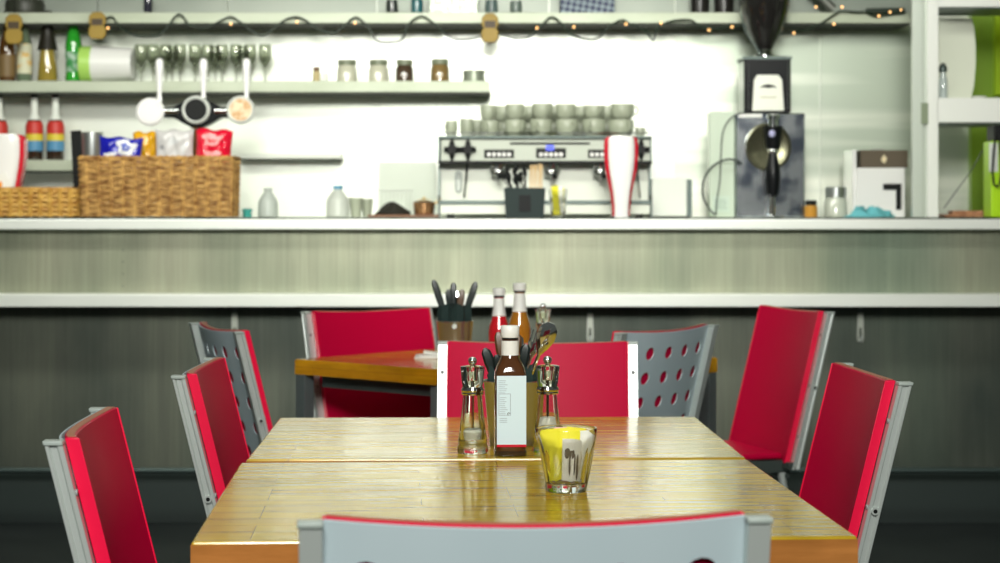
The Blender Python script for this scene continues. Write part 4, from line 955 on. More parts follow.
# tap on it
t = thing('beer_tap', 'single beer tap with black handle mounted in front of the steel cabinet', 'beer tap', put(773, 7.86)); Yt = 7.86; k = Yt/F
Z = lambda py: az(py, Yt)-TOPZ
b = B(); b.lathe([(5*k, Z(127)), (5*k, Z(119)), (6.5*k, Z(118)), (6.5*k, Z(115)), (2*k, Z(114))], 20); b.cyl((0, 0, Z(121)), (0, 0.066, Z(121)), 3.5*k, seg=12); b.build('tap_body', M['chrome'], t)
b = B(); b.lathe([(7*k, Z(149)), (8*k, Z(140)), (9*k, Z(129)), (9*k, Z(126.5)), (4*k, Z(126))], 24); cu = b.build('tap_cup', M['blackm'], t)
b = B(); b.ball((-2*k, -8*k, Z(134)), 3.5*k, 1.1, 14, 7); b.build('front_mark', mat('tap_lilac_highlight', (0.50, 0.50, 0.75), 0.2), cu)  # lilac ball paints the highlight on the black cup
b = B(); b.lathe([(5*k, Z(153)), (5.6*k, Z(151)), (5*k, Z(149.2))], 20); b.build('chrome_ring', M['chrome'], t)
b = B(); b.lathe([(2*k, Z(197)), (5*k, Z(195)), (6.6*k, Z(188)), (7.6*k, Z(178)), (7*k, Z(168)), (5*k, Z(158)), (4.6*k, Z(153.2))], 22); b.build('tap_handle', M['blackm'], t)
b = B(); b.lathe([(0.045, 0), (0.045, 0.004), (0.012, 0.010), (0.010, Z(197)+0.002)], 20, (0, 0.015, 0)); b.build('tap_stand', M['chrome'], t)
# transparent cover with cable left of cabinet
Y = 7.97; b = B(); b.box(-0.05, 0.05, 0, 0.10, 0, az(112, Y)-TOPZ)
t = tag(b.build('water_filter_case', mat('pale_green_case', (0.62, 0.72, 0.58), 0.25), None, put(722, Y), smooth=False, bevel=0.004), 'pale green upright case left of the steel cabinet', 'case')
b = B(); b.box(-0.038, 0.030, -0.004, 0, 0.02, 0.085); pl_ = b.build('nameplate', mat('plate_mint', (0.60, 0.72, 0.60), 0.3), t, smooth=False)
b = B()
for j in range(4): b.box(-0.030, 0.022-0.006*(j % 2), -0.0055, -0.004, 0.034+0.011*j, 0.037+0.011*j)
b.build('nameplate_lines', mat('plate_green_line', (0.35, 0.46, 0.38), 0.5), pl_, smooth=False)
cab = mat('dark_cable', (0.03, 0.04, 0.04), 0.4)
Y = 7.90
def cable(pts, r, label, name='power_cable', m=None, cat='cable'):
    # smooth through points
    P = [Vector(p) for p in pts]; out = []
    for i in range(len(P)-1):
        p0 = P[max(i-1, 0)]; p1 = P[i]; p2 = P[i+1]; p3 = P[min(i+2, len(P)-1)]
        for j in range(8):
            u = j/8; out.append(0.5*((2*p1)+(-p0+p2)*u+(2*p0-5*p1+4*p2-p3)*u*u+(-p0+3*p1-3*p2+p3)*u**3))
    out.append(P[-1]); o0 = out[0].copy()
    q = B(); q.tube([p-o0 for p in out], r, 6); return tag(q.build(name, m or cab, None, o0), label, cat)
def pxs(L, Y): return [(ax(x, Y), Y, az(y, Y)) for x, y in L]
cable(pxs([(742, 163), (735, 160), (725, 160), (712, 167), (704, 180), (703, 195), (708, 207), (715, 215)], 7.9), 0.0042, 'thick dark cable looping out left of the steel cabinet')
cable(pxs([(741, 113), (730, 119), (723, 132), (721, 155), (720, 180), (717, 200), (716, 215)], 7.93), 0.0026, 'thin cable running down from the grinder, left of the steel cabinet')
# little things
t = thing('orange_pot', 'tiny orange jar right of the steel cabinet', 'jar', put(811, 7.9)); k = 7.9/F
b = B(); b.lathe([(6*k, 0), (6.5*k, 0.003), (6.5*k, 11*k), (5*k, 12*k)], 18); b.build('jar', mat('orange_spice', (0.62, 0.30, 0.04), 0.4), t)
b = B(); b.lathe([(5.6*k, 12.1*k), (5.8*k, 16*k), (5*k, 17*k)], 18); b.build('lid', M['black'], t)
def jar(px, Y, w_px, top_px, label, fill, lidm, base=TOPZ, name='glass_jar', lid_h=0.25, glassy=True, cat='jar', group=None):
    k = Y/F; r = w_px*k/2; H = az(top_px, Y)-base-0.0004; lh = H*lid_h
    t = thing(name, label, cat, (ax(px, Y), Y, base+0.0004), 0, group)
    q = B(); q.lathe([(r*0.9, 0), (r, 0.003), (r, (H-lh)*0.78), (r*0.86, (H-lh)*0.94), (r*0.84, H-lh)], 24); q.build('jar', fill, t)
    q = B(); q.lathe([(r*0.88, H-lh+0.0002), (r*0.92, H-lh+0.002), (r*0.92, H-0.002), (r*0.86, H)], 24); q.build('lid', lidm, t)
    return t
jar(836, 8.0, 23, 187, 'squat glass jar with a steel lid near the blue cloth', mat('jar_pale_glass', (0.60, 0.64, 0.54), 0.1, coat=1), M['steel'], lid_h=0.35)
# cash machine
t = thing('card_machine', 'white card machine box with a black slot near the steel post', 'box', (ax(880, 8.0), 8.0, TOPZ+0.001)); Y = 8.0
X = lambda px: ax(px, Y)-ax(880, Y)
Z = lambda py: az(py, Y)-TOPZ
b = B(); b.box(X(857), X(905), 0, 0.22, 0, Z(168)); b.box(X(853), X(857), 0.01, 0.22, 0.0, Z(150)); b.build('box_body', M['whiteg'], t, smooth=False, bevel=0.003)
b = B()
for a in ((X(883), X(901), Z(190), Z(184)), (X(896), X(901), Z(210), Z(190))): b.box(a[0], a[1], -0.006, 0.0, a[2], a[3])
b.build('black_slot', M['black'], t, smooth=False)
t = thing('tea_box', 'dark brown box lying on top of the white card machine', 'box', (ax(884, Y), Y, az(168, Y)+0.0015))
b = B(); b.box(X(861)-X(884), X(908)-X(884), 0.0, 0.16, 0, az(150.5, Y)-az(168, Y)); bb = b.build('carton', mat('dark_brown_carton', (0.10, 0.075, 0.045), 0.5), t, smooth=False, bevel=0.002)
b = B(); b.prism([(-0.012, 0.035), (0, 0.052), (0.012, 0.036), (0.004, 0.018), (-0.006, 0.020)], -0.003, 0.0); b.build('cream_emblem', mat('cream_print', (0.78, 0.66, 0.42), 0.5), bb)
b = B(); b.lathe([(0.030, 0), (0.026, 0.006), (0.006, 0.008)], 18, (-0.01, 0.08, az(150.5, Y)-az(168, Y)+0.0003)); b.build('round_seal', mat('grey_seal', (0.4, 0.42, 0.38), 0.4), t)
# blue cloth
q = B(); rings = []
random.seed(5)
n = 26; prof = [(0.085, 0.0), (0.088, 0.006), (0.070, 0.018), (0.045, 0.028), (0.02, 0.030)]
for kx, (r, z) in enumerate(prof):
    rings.append([(r*(1+0.18*math.sin(5*a+kx)+0.10*math.sin(9*a-kx))*math.cos(a)*1.0, r*0.6*(1+0.12*math.sin(4*a))*math.sin(a), z*(1+0.55*math.sin(3*a+kx*1.3)) if kx else 0) for a in [2*PI*i/n for i in range(n)]])
q.rings(rings); tag(q.build('cleaning_cloth', mat('turquoise_cloth', (0.16, 0.55, 0.60), 0.8), None, put(869, 7.9)), 'crumpled turquoise cloth in front of the white card machine', 'cloth')
b = B(); b.lathe([(0.016, 0), (0.018, 0.004), (0.016, 0.020), (0.022, 0.030), (0.010, 0.034)], 14, fac=lambda a, z: 1+0.12*math.sin(3*a))
tag(b.build('green_sponge', mat('teal_sponge', (0.06, 0.42, 0.36), 0.8), None, put(247, 7.95)), 'small teal sponge on the counter beside the wicker basket', 'sponge')
# milk bottles
def milk(px, Y, wpx, top, label, fillm, capm):
    k = Y/F; r = wpx*k/2; H = az(top, Y)-TOPZ
    t = thing('plastic_bottle', label, 'bottle', put(px, Y))
    q = B(); q.lathe([(r*0.9, 0), (r, 0.004), (r, H*0.48), (r*0.9, H*0.60), (r*0.55, H*0.78), (r*0.36, H*0.86), (r*0.36, H*0.92)], 24); q.build('bottle', fillm, t)
    q = B(); q.lathe([(r*0.42, H*0.905), (r*0.42, H*0.99), (r*0.38, H)], 20); q.build('cap', capm, t)
pm = mat('milky_plastic', (0.50, 0.55, 0.50), 0.3)
milk(268, 7.95, 20, 188, 'translucent plastic bottle on the counter below the thin ledge', pm, pm)
milk(338, 7.95, 23, 186, 'milk bottle with blue cap on the back counter', mat('milk', (0.60, 0.64, 0.57), 0.3), mat('blue_cap', (0.08, 0.35, 0.55), 0.35))
for i, (px, w_) in enumerate(((356, 14), (367, 12))):
    b = B(); r = w_*8.0/F/2; H = az(198+i, 8.0)-TOPZ; b.lathe([(r*0.7, 0), (r, H), (r*0.94, H), (r*0.64, 0.004)], 20)
    tag(b.build('white_beaker', M['cup'], None, put(px, 7.98+0.05*i)), ['white beaker right beside the blue-capped milk bottle', 'smaller white beaker, second from the milk bottle'][i], 'cup')
# board with dark bread, pale rack behind, copper pan
t = thing('metal_rack', 'pale wire rack standing behind the dark loaf', 'rack', put(396, 8.2)); Y = 8.2
b = B()
for i in range(9): x = ax(380+i*4, Y)-ax(396, Y); b.cyl((x, 0, 0), (x, 0, az(191, Y)-TOPZ), 0.0022, seg=6)
for zz in (0.004, az(191, Y)-TOPZ): b.cyl((ax(379, Y)-ax(396, Y), 0, zz), (ax(413, Y)-ax(396, Y), 0, zz), 0.003, seg=6)
b.build('wires', M['steelw'], t)
b = B(); b.box(-0.034, 0.044, 0.006, 0.012, 0, 0.075); b.build('back_plate', mat('pale_splash_panel', (0.7, 0.76, 0.66), 0.25), t, smooth=False)
b = B(); b.box(-0.14, 0.14, -0.07, 0.07, 0, 0.010); tag(b.build('wooden_board', mat('dark_wood_board', (0.22, 0.10, 0.05), 0.5), None, put(404, 7.97), smooth=False, bevel=0.003), 'dark wooden board carrying the black loaf', 'board')
q = B(); rings = []
for kx, (r, z) in enumerate(((0.062, 0.0), (0.066, 0.008), (0.048, 0.022), (0.028, 0.036), (0.008, 0.044))):
    rings.append([(r*(1+0.15*math.sin(3*a+kx)+.08*math.sin(7*a))*math.cos(a), r*0.6*math.sin(a), z*(1+0.2*math.sin(4*a))) for a in [2*PI*i/22 for i in range(22)]])
q.rings(rings); tag(q.build('dark_loaf', mat('burnt_dark_crust', (0.025, 0.022, 0.016), 0.6), None, (ax(392, 7.97), 7.97, TOPZ+0.0105)), 'blackish lumpy loaf on the wooden board', 'bread')
t = thing('copper_pot', 'small copper and brass pot left of the coffee machine', 'pot', (ax(424, 7.97), 7.97, TOPZ+0.0105)); k = 7.97/F
b = B(); b.lathe([(9*k, 0), (10*k, 0.003), (11*k, 12*k), (10*k, 13*k), (9*k, 12*k), (8*k, 0.006)], 24); b.build('pot', mat('copper', (0.55, 0.30, 0.14), 0.25, metal=0.8), t)
b = B(); b.tube([(9*k, 0, 10*k), (14*k, 0, 13*k), (17*k, 0, 16*k)], 0.004, 8); b.build('pot_handle', mat('brass', (0.60, 0.45, 0.18), 0.3, metal=0.8), t)
b = B(); b.lathe([(5*k, 13.2*k), (9.5*k, 14*k), (2*k, 16*k), (1.5*k, 17.5*k)], 20); b.build('pot_lid', MATS['brass'], t)

# ================================================================== RIGHT-HAND POSTS AND SHELVING
t = thing('shelf_frame', 'white steel shelf frame with two uprights at the right end of the bar', 'shelf', (ax(925, 7.62), 7.62, TOPZ+0.0005)); Y = 7.62
X = lambda px: ax(px, Y)-ax(925, Y)
Z = lambda py: az(py, Y)-TOPZ
gpost = mat('grey_green_post', (0.62, 0.68, 0.60), 0.35, metal=0.3); wpost = mat('white_post', (0.86, 0.88, 0.83), 0.35)
b = B(); b.box(X(912.5), X(923), 0, 0.03, 0, Z(-40)); b.build('grey_upright', gpost, t, smooth=False, bevel=0.002)
b = B(); b.box(X(927.5), X(938.5), 0, 0.03, 0, Z(-40)); b.build('white_upright', wpost, t, smooth=False, bevel=0.002)
b = B(); b.box(X(920.5), X(927.4), 0.02, 0.028, 0, Z(-40)); b.build('rear_channel', gpost, t, smooth=False)
b = B(); b.box(X(921), X(928), -0.003, 0.012, Z(124), Z(103)); b.build('mounting_bracket', mat('bracket_grey_green', (0.25, 0.30, 0.20), 0.4, metal=0.3), t, smooth=False)
for nm, za, zb_, lab in (('lower_shelf', 122.5, 98, ''), ('upper_shelf', 7, -14, '')):
    b = B(); b.box(X(937), X(1150), 0.0, 0.30, Z(za), Z(zb_)); sh = b.build(nm, wpost, t, smooth=False, bevel=0.002)
    b = B(); b.box(X(940), X(1150), 0.004, 0.29, Z(za+1.6), Z(za)-0.0005); b.build('underside', M['alud'], sh, smooth=False)
b = B(); b.box(X(1140), X(1151), 0, 0.03, 0, Z(-40)); b.build('white_upright', wpost, t, smooth=False, bevel=0.002)
sz = az(98, 7.62)+0.001
t = thing('small_bottle', 'slim clear bottle with steel cap on the right-hand white shelf', 'bottle', (ax(943, 7.7), 7.7, sz)); k = 7.7/F; H = 36*k
b = B(); b.lathe([(4.3*k, 0), (4.5*k, 0.003), (4.3*k, H*0.5), (3*k, H*0.66), (2.6*k, H*0.74)], 18); b.build('bottle', mat('pale_glass_bottle', (0.60, 0.68, 0.66), 0.08, coat=1), t)
b = B(); b.lathe([(4*k, H*0.745), (4.4*k, H*0.86), (2.8*k, H*0.95), (1*k, H)], 18); b.build('cap', M['alud'], t)
t = thing('lit_wall_panel', 'large cream curved panel standing in for the lit wall behind the right-hand shelf', 'board', (ax(954, 8.1), 8.10, az(96.5, 7.62)+0.004))  # cream panel added in place of a lit stretch of wall
b = B(); o = []
zz0, zz1 = 0.0, 0.40
prf = [(-0.065, 0), (0.065, 0), (0.078, 0.06), (0.085, 0.14), (0.085, 0.22), (0.078, 0.29), (0.070, 0.325), (-0.065, 0.325)]
b.prism(prf, 0, 0.012); 
bpy_o = b.build('board', mat('lit_wall_cream', (0.80, 0.84, 0.70), 0.4), t, smooth=False)
t.location = (ax(954, 7.85), 7.85, sz)
b = B(); b.lathe([(0.02, 0), (0.030, 0.010), (0.028, 0.011), (0.015, 0.002)], 20); tag(b.build('white_saucer', M['white'], None, (ax(979, 7.72), 7.72, sz)), 'little white dish on the right-hand shelf against the green', 'dish')
# lime appliance with black strap
Y = 7.45; t = thing('lime_case', 'lime green case with black strap at the right end of the bar', 'case', (ax(1020, Y), Y, TOPZ+0.0005)); X = lambda px: ax(px, Y)-ax(1012, Y)
Z = lambda py: az(py, Y)-TOPZ
b = B(); b.box(X(983), X(1045), 0, 0.12, 0, Z(141)); b.build('case_body', mat('lime_plastic', (0.42, 0.72, 0.01), 0.35), t, smooth=False, bevel=0.006, seg=3)
b = B(); b.box(X(986), X(1042), 0.004, 0.116, Z(141)+0.0004, Z(125)); b.build('black_top', M['black'], t, smooth=False, bevel=0.006)
b = B(); b.box(X(981), X(990), -0.003, 0.0, Z(172), Z(143)); b.build('pale_plate', M['steelw'], t, smooth=False)
b = B(); b.tube([(X(988), -0.006, Z(128)), (X(985), -0.012, Z(150)), (X(983.5), -0.012, Z(172)), (X(985), -0.012, Z(184)), (X(988), -0.012, Z(187)), (X(991), -0.012, Z(184)), (X(992.5), -0.012, Z(172)), (X(991.5), -0.012, Z(150)), (X(990), -0.006, Z(128))], 0.0045, 8); b.build('black_strap', M['black'], t)
b = B(); b.box(-0.085, 0.085, -0.05, 0.06, 0, 0.012); b.box(-0.05, 0.07, -0.04, 0.05, 0.012, 0.026); tag(b.build('bread_board', mat('red_brown_wood', (0.28, 0.12, 0.06), 0.5, noise=((0.48, 0.24, 0.12), (30, 30, 60), 0.4, 0.6, 3)), None, (ax(962, 7.66)+0.015, 7.70, TOPZ+0.0005), smooth=False, bevel=0.004), 'reddish brown wooden board between post and lime case', 'board')
cable(pxs([(983, 150), (970, 172), (957, 190), (944, 208)], 7.75), 0.002, 'thin dark cable slanting down behind the lime case')

# ================================================================== LONG SHELF THINGS
def bottle(px, Y, base, prof_px, m, label, name='liquor_bottle', parts=(), group='bottles on the long shelf', seg=24):
    """prof_px: (half width px, y px) from bottom to top"""
    k = Y/F; t = thing(name, label, 'bottle', (ax(px, Y), Y, base+0.0004), 0, group)
    z0 = base+0.0004; Zf = lambda py: max(0.0, az(py, Y)-z0)
    q = B(); q.lathe([(h*k, Zf(y)) for h, y in prof_px], seg); bt_ = q.build('bottle', m, t)
    for nm, pp, mm in parts:
        q = B(); q.lathe([(h*k, Zf(y)) for h, y in pp], seg, cap0=(nm in ('cap',)), cap1=(nm in ('cap', 'foil'))); q.build(nm, mm, t)
    return t
YS = 8.34
bottle(7, YS, S1, [(8, 81), (8.5, 79), (8.5, 50), (7, 42), (4, 32), (3, 22), (3, 12)], mat('dark_amber_glass', (0.10, 0.045, 0.012), 0.1, coat=1), 'dark amber bottle at the far left of the long shelf',
       parts=[('label', [(8.7, 77), (8.7, 55)], mat('brown_label', (0.20, 0.13, 0.05), 0.5)), ('cap', [(3.4, 20), (3.4, 11)], M['black'])])
bottle(24.5, YS, S1, [(7, 81), (7.3, 79), (7.3, 46), (6, 39), (3.4, 30), (2.8, 15)], mat('dark_green_clear_glass', (0.14, 0.19, 0.12), 0.08, coat=1), 'clear bottle with pale yellowish label, second from the left on the long shelf',
       parts=[('label', [(7.5, 74), (7.5, 44)], mat('pale_yellow_label', (0.70, 0.70, 0.50), 0.5, noise=((0.75, 0.50, 0.15), (30, 30, 30), 0.5, 0.6, 2))), ('cap', [(3.2, 20), (3.4, 13), (2, 11.5)], M['black'])])
bottle(47.5, YS, S1, [(9.5, 81), (10, 79), (9, 66), (7.5, 54), (5, 36), (4.4, 20), (4.6, 12)], mat('olive_gold_glass', (0.32, 0.24, 0.04), 0.1, coat=1), 'gold sparkling wine bottle with wide black foil on the long shelf',
       parts=[('foil', [(10.2, 50), (8.6, 43), (6.8, 36), (5.6, 26), (5.2, 13), (4.8, 11.5)], mat('black_foil', (0.02, 0.018, 0.012), 0.3)), ('emblem_band', [(7.6, 44), (7.2, 41)], mat('old_gold', (0.50, 0.42, 0.20), 0.4))])
bottle(73.5, YS, S1, [(8, 81), (8.4, 79), (7.2, 72), (7.6, 60), (8.4, 46), (7, 38), (4.4, 28), (3.2, 22), (2.9, 14)], mat('bright_green_glass', (0.03, 0.36, 0.03), 0.08, coat=1), 'vivid green bottle on the long shelf beside the white lamp box',
       parts=[('label', [(7.5, 72), (7.9, 60), (8.5, 52)], mat('green_silver_label', (0.45, 0.60, 0.50), 0.45, noise=((0.05, 0.30, 0.08), (40, 40, 25), 0.4, 0.6, 2))), ('cap', [(3.3, 24), (3.3, 14), (2, 12.5)], M['black'])])
# white roll of paper with green end
t = thing('paper_roll', 'bulky white roll with a lime green end on the long shelf', 'roll', (ax(107, YS), YS, S1+0.0005)); k = YS/F
b = B(); b.cyl((ax(93, YS)-ax(107, YS), 0, 18.5*k), (ax(133, YS)-ax(107, YS), 0, 18.5*k), 18.3*k, 16*k, 32); b.build('white_roll', M['white'], t)
b = B(); b.cyl((ax(81.5, YS)-ax(107, YS), 0, 18.3*k), (ax(93, YS)-ax(107, YS)-0.0005, 0, 18.3*k), 18*k, seg=32); b.build('green_end', mat('lime_translucent', (0.45, 0.75, 0.15), 0.35), t)
# wine glasses
wg = mat('wine_glass', (0.60, 0.63, 0.55), 0.0, trans=1.0, ior=1.5)
t = thing('wine_glass', 'x', 'wine glass', (0, 0, 0)); k = 8.33/F
q = B(); outer = [(5.6*k, 0), (5.8*k, 0.0015), (1.2*k, 0.006), (0.9*k, 0.02), (0.9*k, 14*k), (2.5*k, 17*k), (5.8*k, 22*k), (6.9*k, 28*k), (6.6*k, 33*k), (5.8*k, 38*k)]
inn = [(5.6*k, 38*k), (6.35*k, 33*k), (6.6*k, 28*k), (5.5*k, 22.4*k), (2.2*k, 17.6*k), (0.3*k, 16.5*k)]
q.lathe(outer+inn, 24); q.build('glass_body', wg, t)
wp0 = t; i = 0
pos = []
for j, px in enumerate((141, 153, 166, 180, 195, 208, 222, 236, 250, 265)): pos.append((px, 8.335, 'front', j))
for j, px in enumerate((172, 215, 243)): pos.append((px, 8.42, 'back', j))
for (px, Y, row, j) in pos:
    loc = (ax(px, Y), Y, S1+0.0004)
    lab = 'stemmed wine glass in the %s of the row above the beer tap font' % row; g = 'wine glasses, %s row on the long shelf' % row
    if i == 0: wp0.location = loc; wp0['label'] = lab; wp0['group'] = g
    else: dup(wp0, loc, 0, lab, g)
    i += 1
# small bottle and jars right
t = thing('spice_bottle', 'tiny brown-capped spice bottle on the long shelf', 'bottle', (ax(316.5, 8.33), 8.33, S1+0.0004)); k = 8.33/F
b = B(); b.lathe([(3.6*k, 0), (3.6*k, 10*k), (2.8*k, 11*k)], 16); b.build('bottle', mat('tan_spice', (0.55, 0.45, 0.22), 0.3), t)
b = B(); b.lathe([(3.3*k, 11.2*k), (3.3*k, 15*k)], 16); b.build('cap', mat('brown_cap', (0.14, 0.06, 0.02), 0.4), t)
b = B(); b.lathe([(2.8*k, 0), (2.8*k, 9*k), (2.4*k, 9.4*k)], 16); tag(b.build('salt_shaker', M['whitep'], None, (ax(325, 8.35), 8.35, S1+0.0004)), 'tiny pale shaker beside the spice bottle on the long shelf', 'shaker')
glid = mat('grey_green_lid', (0.20, 0.23, 0.15), 0.4)
jg = 'jars on the long shelf'
jar(347, 8.33, 20, 60, 'glass jar of pale contents, left of the two pale jars', mat('jar_pale', (0.62, 0.62, 0.48), 0.15, coat=1), glid, base=S1, group=jg)
jar(378.5, 8.33, 20, 60, 'glass jar of pale contents, right of the two pale jars', MATS['jar_pale'], glid, base=S1, group=jg)
jar(404.5, 8.33, 18, 60, 'glass jar of very dark contents on the long shelf', mat('jar_dark', (0.075, 0.050, 0.03), 0.12, coat=1), glid, base=S1, group=jg)
jar(440, 8.33, 19, 59, 'glass jar of brown contents on the long shelf', mat('jar_brown', (0.24, 0.16, 0.06), 0.12, coat=1), glid, base=S1, group=jg)
b = B(); b.lathe([(10.5*k, 0), (11*k, 0.002), (11*k, 9*k), (11.4*k, 9.3*k), (11.4*k, 11.6*k), (10*k, 12*k)], 28); tag(b.build('round_tin', mat('grey_tin', (0.32, 0.36, 0.28), 0.35, metal=0.4), None, (ax(474, 8.34), 8.34, S1+0.0004)), 'flat grey tin at the right end of the long shelf', 'tin')

# ---- syrup bottles on the low shelf
sy = mat('syrup_dark', (0.035, 0.02, 0.012), 0.12, coat=1); bl = mat('label_blue', (0.10, 0.30, 0.50), 0.45); rl = mat('label_red', (0.60, 0.04, 0.03), 0.45); yl = mat('label_yellow', (0.75, 0.60, 0.05), 0.45)
for i, (px, lab) in enumerate(((-1, 'syrup bottle with red label cut off by the left edge, low shelf'), (34.5, 'syrup bottle with red, yellow and blue label, left of the full pair'), (55.5, 'syrup bottle with red, yellow and blue label, right of the full pair'))):
    bottle(px, 8.34, S3, [(8.3, 160), (8.7, 158.5), (8.7, 128), (7, 121), (3.6, 113), (3, 98)], sy, lab, 'syrup_bottle', group='syrup bottles on the low shelf',
           parts=[('red_label', [(8.9, 134), (8.8, 126), (7.3, 121.5)], rl), ('yellow_label', [(8.9, 141), (8.9, 134.1)], yl), ('blue_label', [(8.9, 151), (8.9, 141.1)], bl), ('shoulder_label', [(6.6, 120), (4, 113.5), (3.3, 98)], M['whitep']), ('cap', [(3.6, 98), (3.6, 93), (3, 92)], M['black'])])

# ================================================================== TOP SHELF THINGS
def pot(px, w_, h_, m, label, Y=8.33, name='cup_on_shelf', cat='cup'):
    k = Y/F; r = w_*k/2; H = h_*k; q = B(); q.lathe([(r*0.8, 0), (r*0.95, 0.004), (r, H*0.6), (r*0.92, H), (r*0.85, H), (r*0.9, H*0.6), (r*0.7, 0.008)], 22)
    return tag(q.build(name, m, None, (ax(px, Y), Y, S2+0.0004)), label, cat)
dk = mat('dark_glaze', (0.035, 0.045, 0.04), 0.25, coat=0.5)
pot(392, 12, 14, dk, 'small dark cup on the top shelf, left of the teal one', name='dark_mug')
pot(417, 12, 15, mat('teal_glaze', (0.03, 0.16, 0.18), 0.25, coat=0.5), 'small teal cup on the top shelf beside the dark cup', name='teal_mug')
pot(491.5, 13, 14, mat('slate_glaze', (0.12, 0.18, 0.17), 0.25), 'slate cup on the top shelf above the hanging tag', name='slate_mug')
pot(516, 12, 13, mat('grey_glaze', (0.16, 0.21, 0.18), 0.25), 'grey cup on the top shelf right of the slate cup', name='grey_mug')
pot(25, 40, 14, mat('shadow_dark_bowl', (0.05, 0.055, 0.04), 0.4), 'wide dark bowl at the left end of the top shelf', name='dark_bowl', cat='bowl')
pot(148, 9, 22, mat('ink_bottle', (0.03, 0.03, 0.05), 0.2, coat=1), 'narrow dark beaker standing alone on the top shelf', name='dark_beaker')
pot(700, 19, 30, mat('black_brown_pot', (0.02, 0.018, 0.016), 0.3), 'black pot on the top shelf left of the grinder hopper', name='black_pot', cat='pot')
pot(724, 20, 30, MATS['black_brown_pot'], 'second black pot, right against the grinder hopper', name='black_pot', cat='pot')
b = B(); k = 8.33/F
b.box(-25*k, 24*k, -0.05, 0.06, 0, 22*k); o = b.build('metal_basket', mat('grey_wire_pattern', (0.26, 0.30, 0.25), 0.4, metal=0.4, noise=((0.55, 0.60, 0.50), (60, 60, 60), 0.45, 0.55, 2)), None, (ax(454, 8.33), 8.34, S2+0.0004), smooth=False, bevel=0.004); tag(o, 'grey patterned metal box on the top shelf between teal and slate cups', 'box')
# checkered blue box
m = bpy.data.materials.new('blue_check_print'); m.use_nodes = True; nt = m.node_tree; ch = nt.nodes.new('ShaderNodeTexChecker'); ch.inputs['Scale'].default_value = 55
ch.inputs['Color1'].default_value = (0.02, 0.035, 0.10, 1); ch.inputs['Color2'].default_value = (0.25, 0.33, 0.38, 1)
tc = nt.nodes.new('ShaderNodeTexCoord'); mp = nt.nodes.new('ShaderNodeMapping'); mp.inputs['Rotation'].default_value = (0, 0.6, 0); mp.inputs['Location'].default_value = (0, 0.5, 0)
nt.links.new(tc.outputs['Object'], mp.inputs[0]); nt.links.new(mp.outputs[0], ch.inputs[0]); nt.links.new(ch.outputs[0], nt.nodes['Principled BSDF'].inputs[0])
b = B(); b.box(-28*k, 26*k, -0.06, 0.06, 0, 24*k); tag(b.build('patterned_box', m, None, (ax(588, 8.34), 8.35, S2+0.0004), smooth=False, bevel=0.003), 'blue and grey checkered box on the top shelf', 'box')
# hanging tags
def tagp(px, y0, y1, label):
    Y = 8.205; k = Y/F; z1_ = az(y0, Y); H = (y1-y0)*k; w_ = 9*k
    t = thing('hanging_tag', label, 'tag', (ax(px, Y), Y, z1_), 0, 'amber tags hung from the top shelf')
    q = B(); o = [(-w_*.45, 0), (w_*.45, 0), (w_*.9, -H*0.14), (w_*0.95, -H*0.40), (w_*0.7, -H*0.5), (w_*0.95, -H*0.62), (w_*0.95, -H*0.86), (w_*.6, -H), (-w_*.6, -H), (-w_*0.95, -H*0.86), (-w_*0.95, -H*0.62), (-w_*0.7, -H*0.5), (-w_*0.95, -H*0.40), (-w_*.9, -H*0.14)]
    q.prism(o, -0.010, 0.006); a = q.build('tag_body', mat('amber_tag', (0.34, 0.22, 0.02), 0.5), t, bevel=0.003)
    q = B(); q.box(-w_*0.62, w_*0.62, -0.0115, -0.010, -H*0.50, -H*0.26)
    q.build('dark_print', mat('tag_dark_print', (0.06, 0.035, 0.01), 0.5), a, smooth=False)
    q = B(); q.tube([(0, 0.0, -0.003), (0.002, 0.0, 8*k), (0.0, 0.0, 14*k)], 0.0016, 6); q.build('string', M['black'], t)
tagp(14, 14, 44, 'amber hanging tag at the far left in front of the bottles')
tagp(97.5, 12, 39, 'amber hanging tag above the white roll')
tagp(490, 13.5, 42.5, 'amber hanging tag near the middle, above the end of the long shelf')

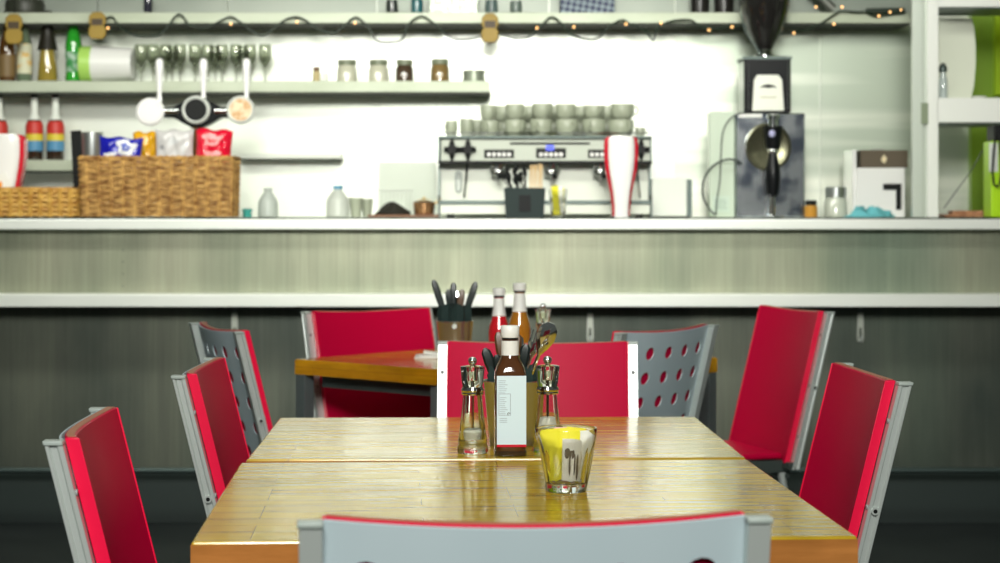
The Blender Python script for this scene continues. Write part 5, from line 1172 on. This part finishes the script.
# ---- fairy lights
random.seed(12)
YF_ = 8.225
pts = []
path = [(92, 24), (104, 20), (112, 17), (120, 27), (135, 35), (155, 36), (165, 30), (175, 17), (181, 15), (190, 25), (205, 28), (222, 20), (231, 17), (240, 22), (250, 30), (262, 35), (272, 30), (285, 20), (296, 17), (305, 20), (318, 29), (333, 33),
        (343, 27), (352, 19), (358, 18), (368, 27), (378, 41), (395, 42), (403, 38), (408, 25), (418, 17), (425, 17), (438, 27), (452, 38), (470, 39), (495, 33), (515, 38), (530, 36), (541, 26), (551, 17), (560, 22), (570, 33), (585, 39), (598, 38), (610, 26), (622, 20), (630, 24), (645, 30),
        (653, 40), (658, 28), (672, 21), (690, 20), (700, 26), (715, 29), (733, 26), (745, 27), (760, 33), (785, 33), (808, 29), (820, 24), (835, 14), (842, 11), (860, 12), (880, 9), (900, 9), (904, 12), (890, 14), (875, 16), (865, 11)]
P3 = [(ax(x, YF_), YF_, az(y, YF_)) for x, y in path]
cb = cable(P3, 0.0042, 'dark fairy light cable looping along the top shelf', 'fairy_light_cable', mat('dark_green_cable', (0.02, 0.035, 0.022), 0.5), 'fairy lights')
warm = mat('warm_bulb', (1.0, 0.55, 0.20), 0.3, emit=2.5)
o0 = Vector(cb.location)
for (x, y) in ((108, 28), (297, 22), (355, 23), (574, 27), (537, 28), (626, 24), (661, 23), (709, 30), (732, 27), (794, 33), (834, 24), (842, 7), (816, 7), (879, 16), (890, 12), (901, 10), (231, 24)):
    q = B(); q.ball((0, 0, 0), 0.0045, 1.2, 10, 6); o = q.build('bulb', warm, cb, Vector((ax(x, YF_-0.012), YF_-0.012, az(y, YF_-0.012)))-o0)
q = B(); q.cyl((ax(866, 8.23), 8.222, az(10.5, 8.2)), (ax(904, 8.23), 8.222, az(10, 8.2)), 0.012, 0.012, 10)
o = q.build('cable_bundle', MATS['dark_green_cable'], cb); o.location = -o0
# slanting grey tube on the top shelf at right of grinder
q = B(); q.cyl((0, 0, 0.022), (-0.12, 0, 0.14), 0.020, seg=20); tag(q.build('metal_funnel_tube', mat('grey_tube', (0.25, 0.26, 0.23), 0.35, metal=0.5), None, (ax(833, 8.34), 8.34, S2+0.0006)), 'slanting grey metal tube on the top shelf right of the hopper', 'tube')
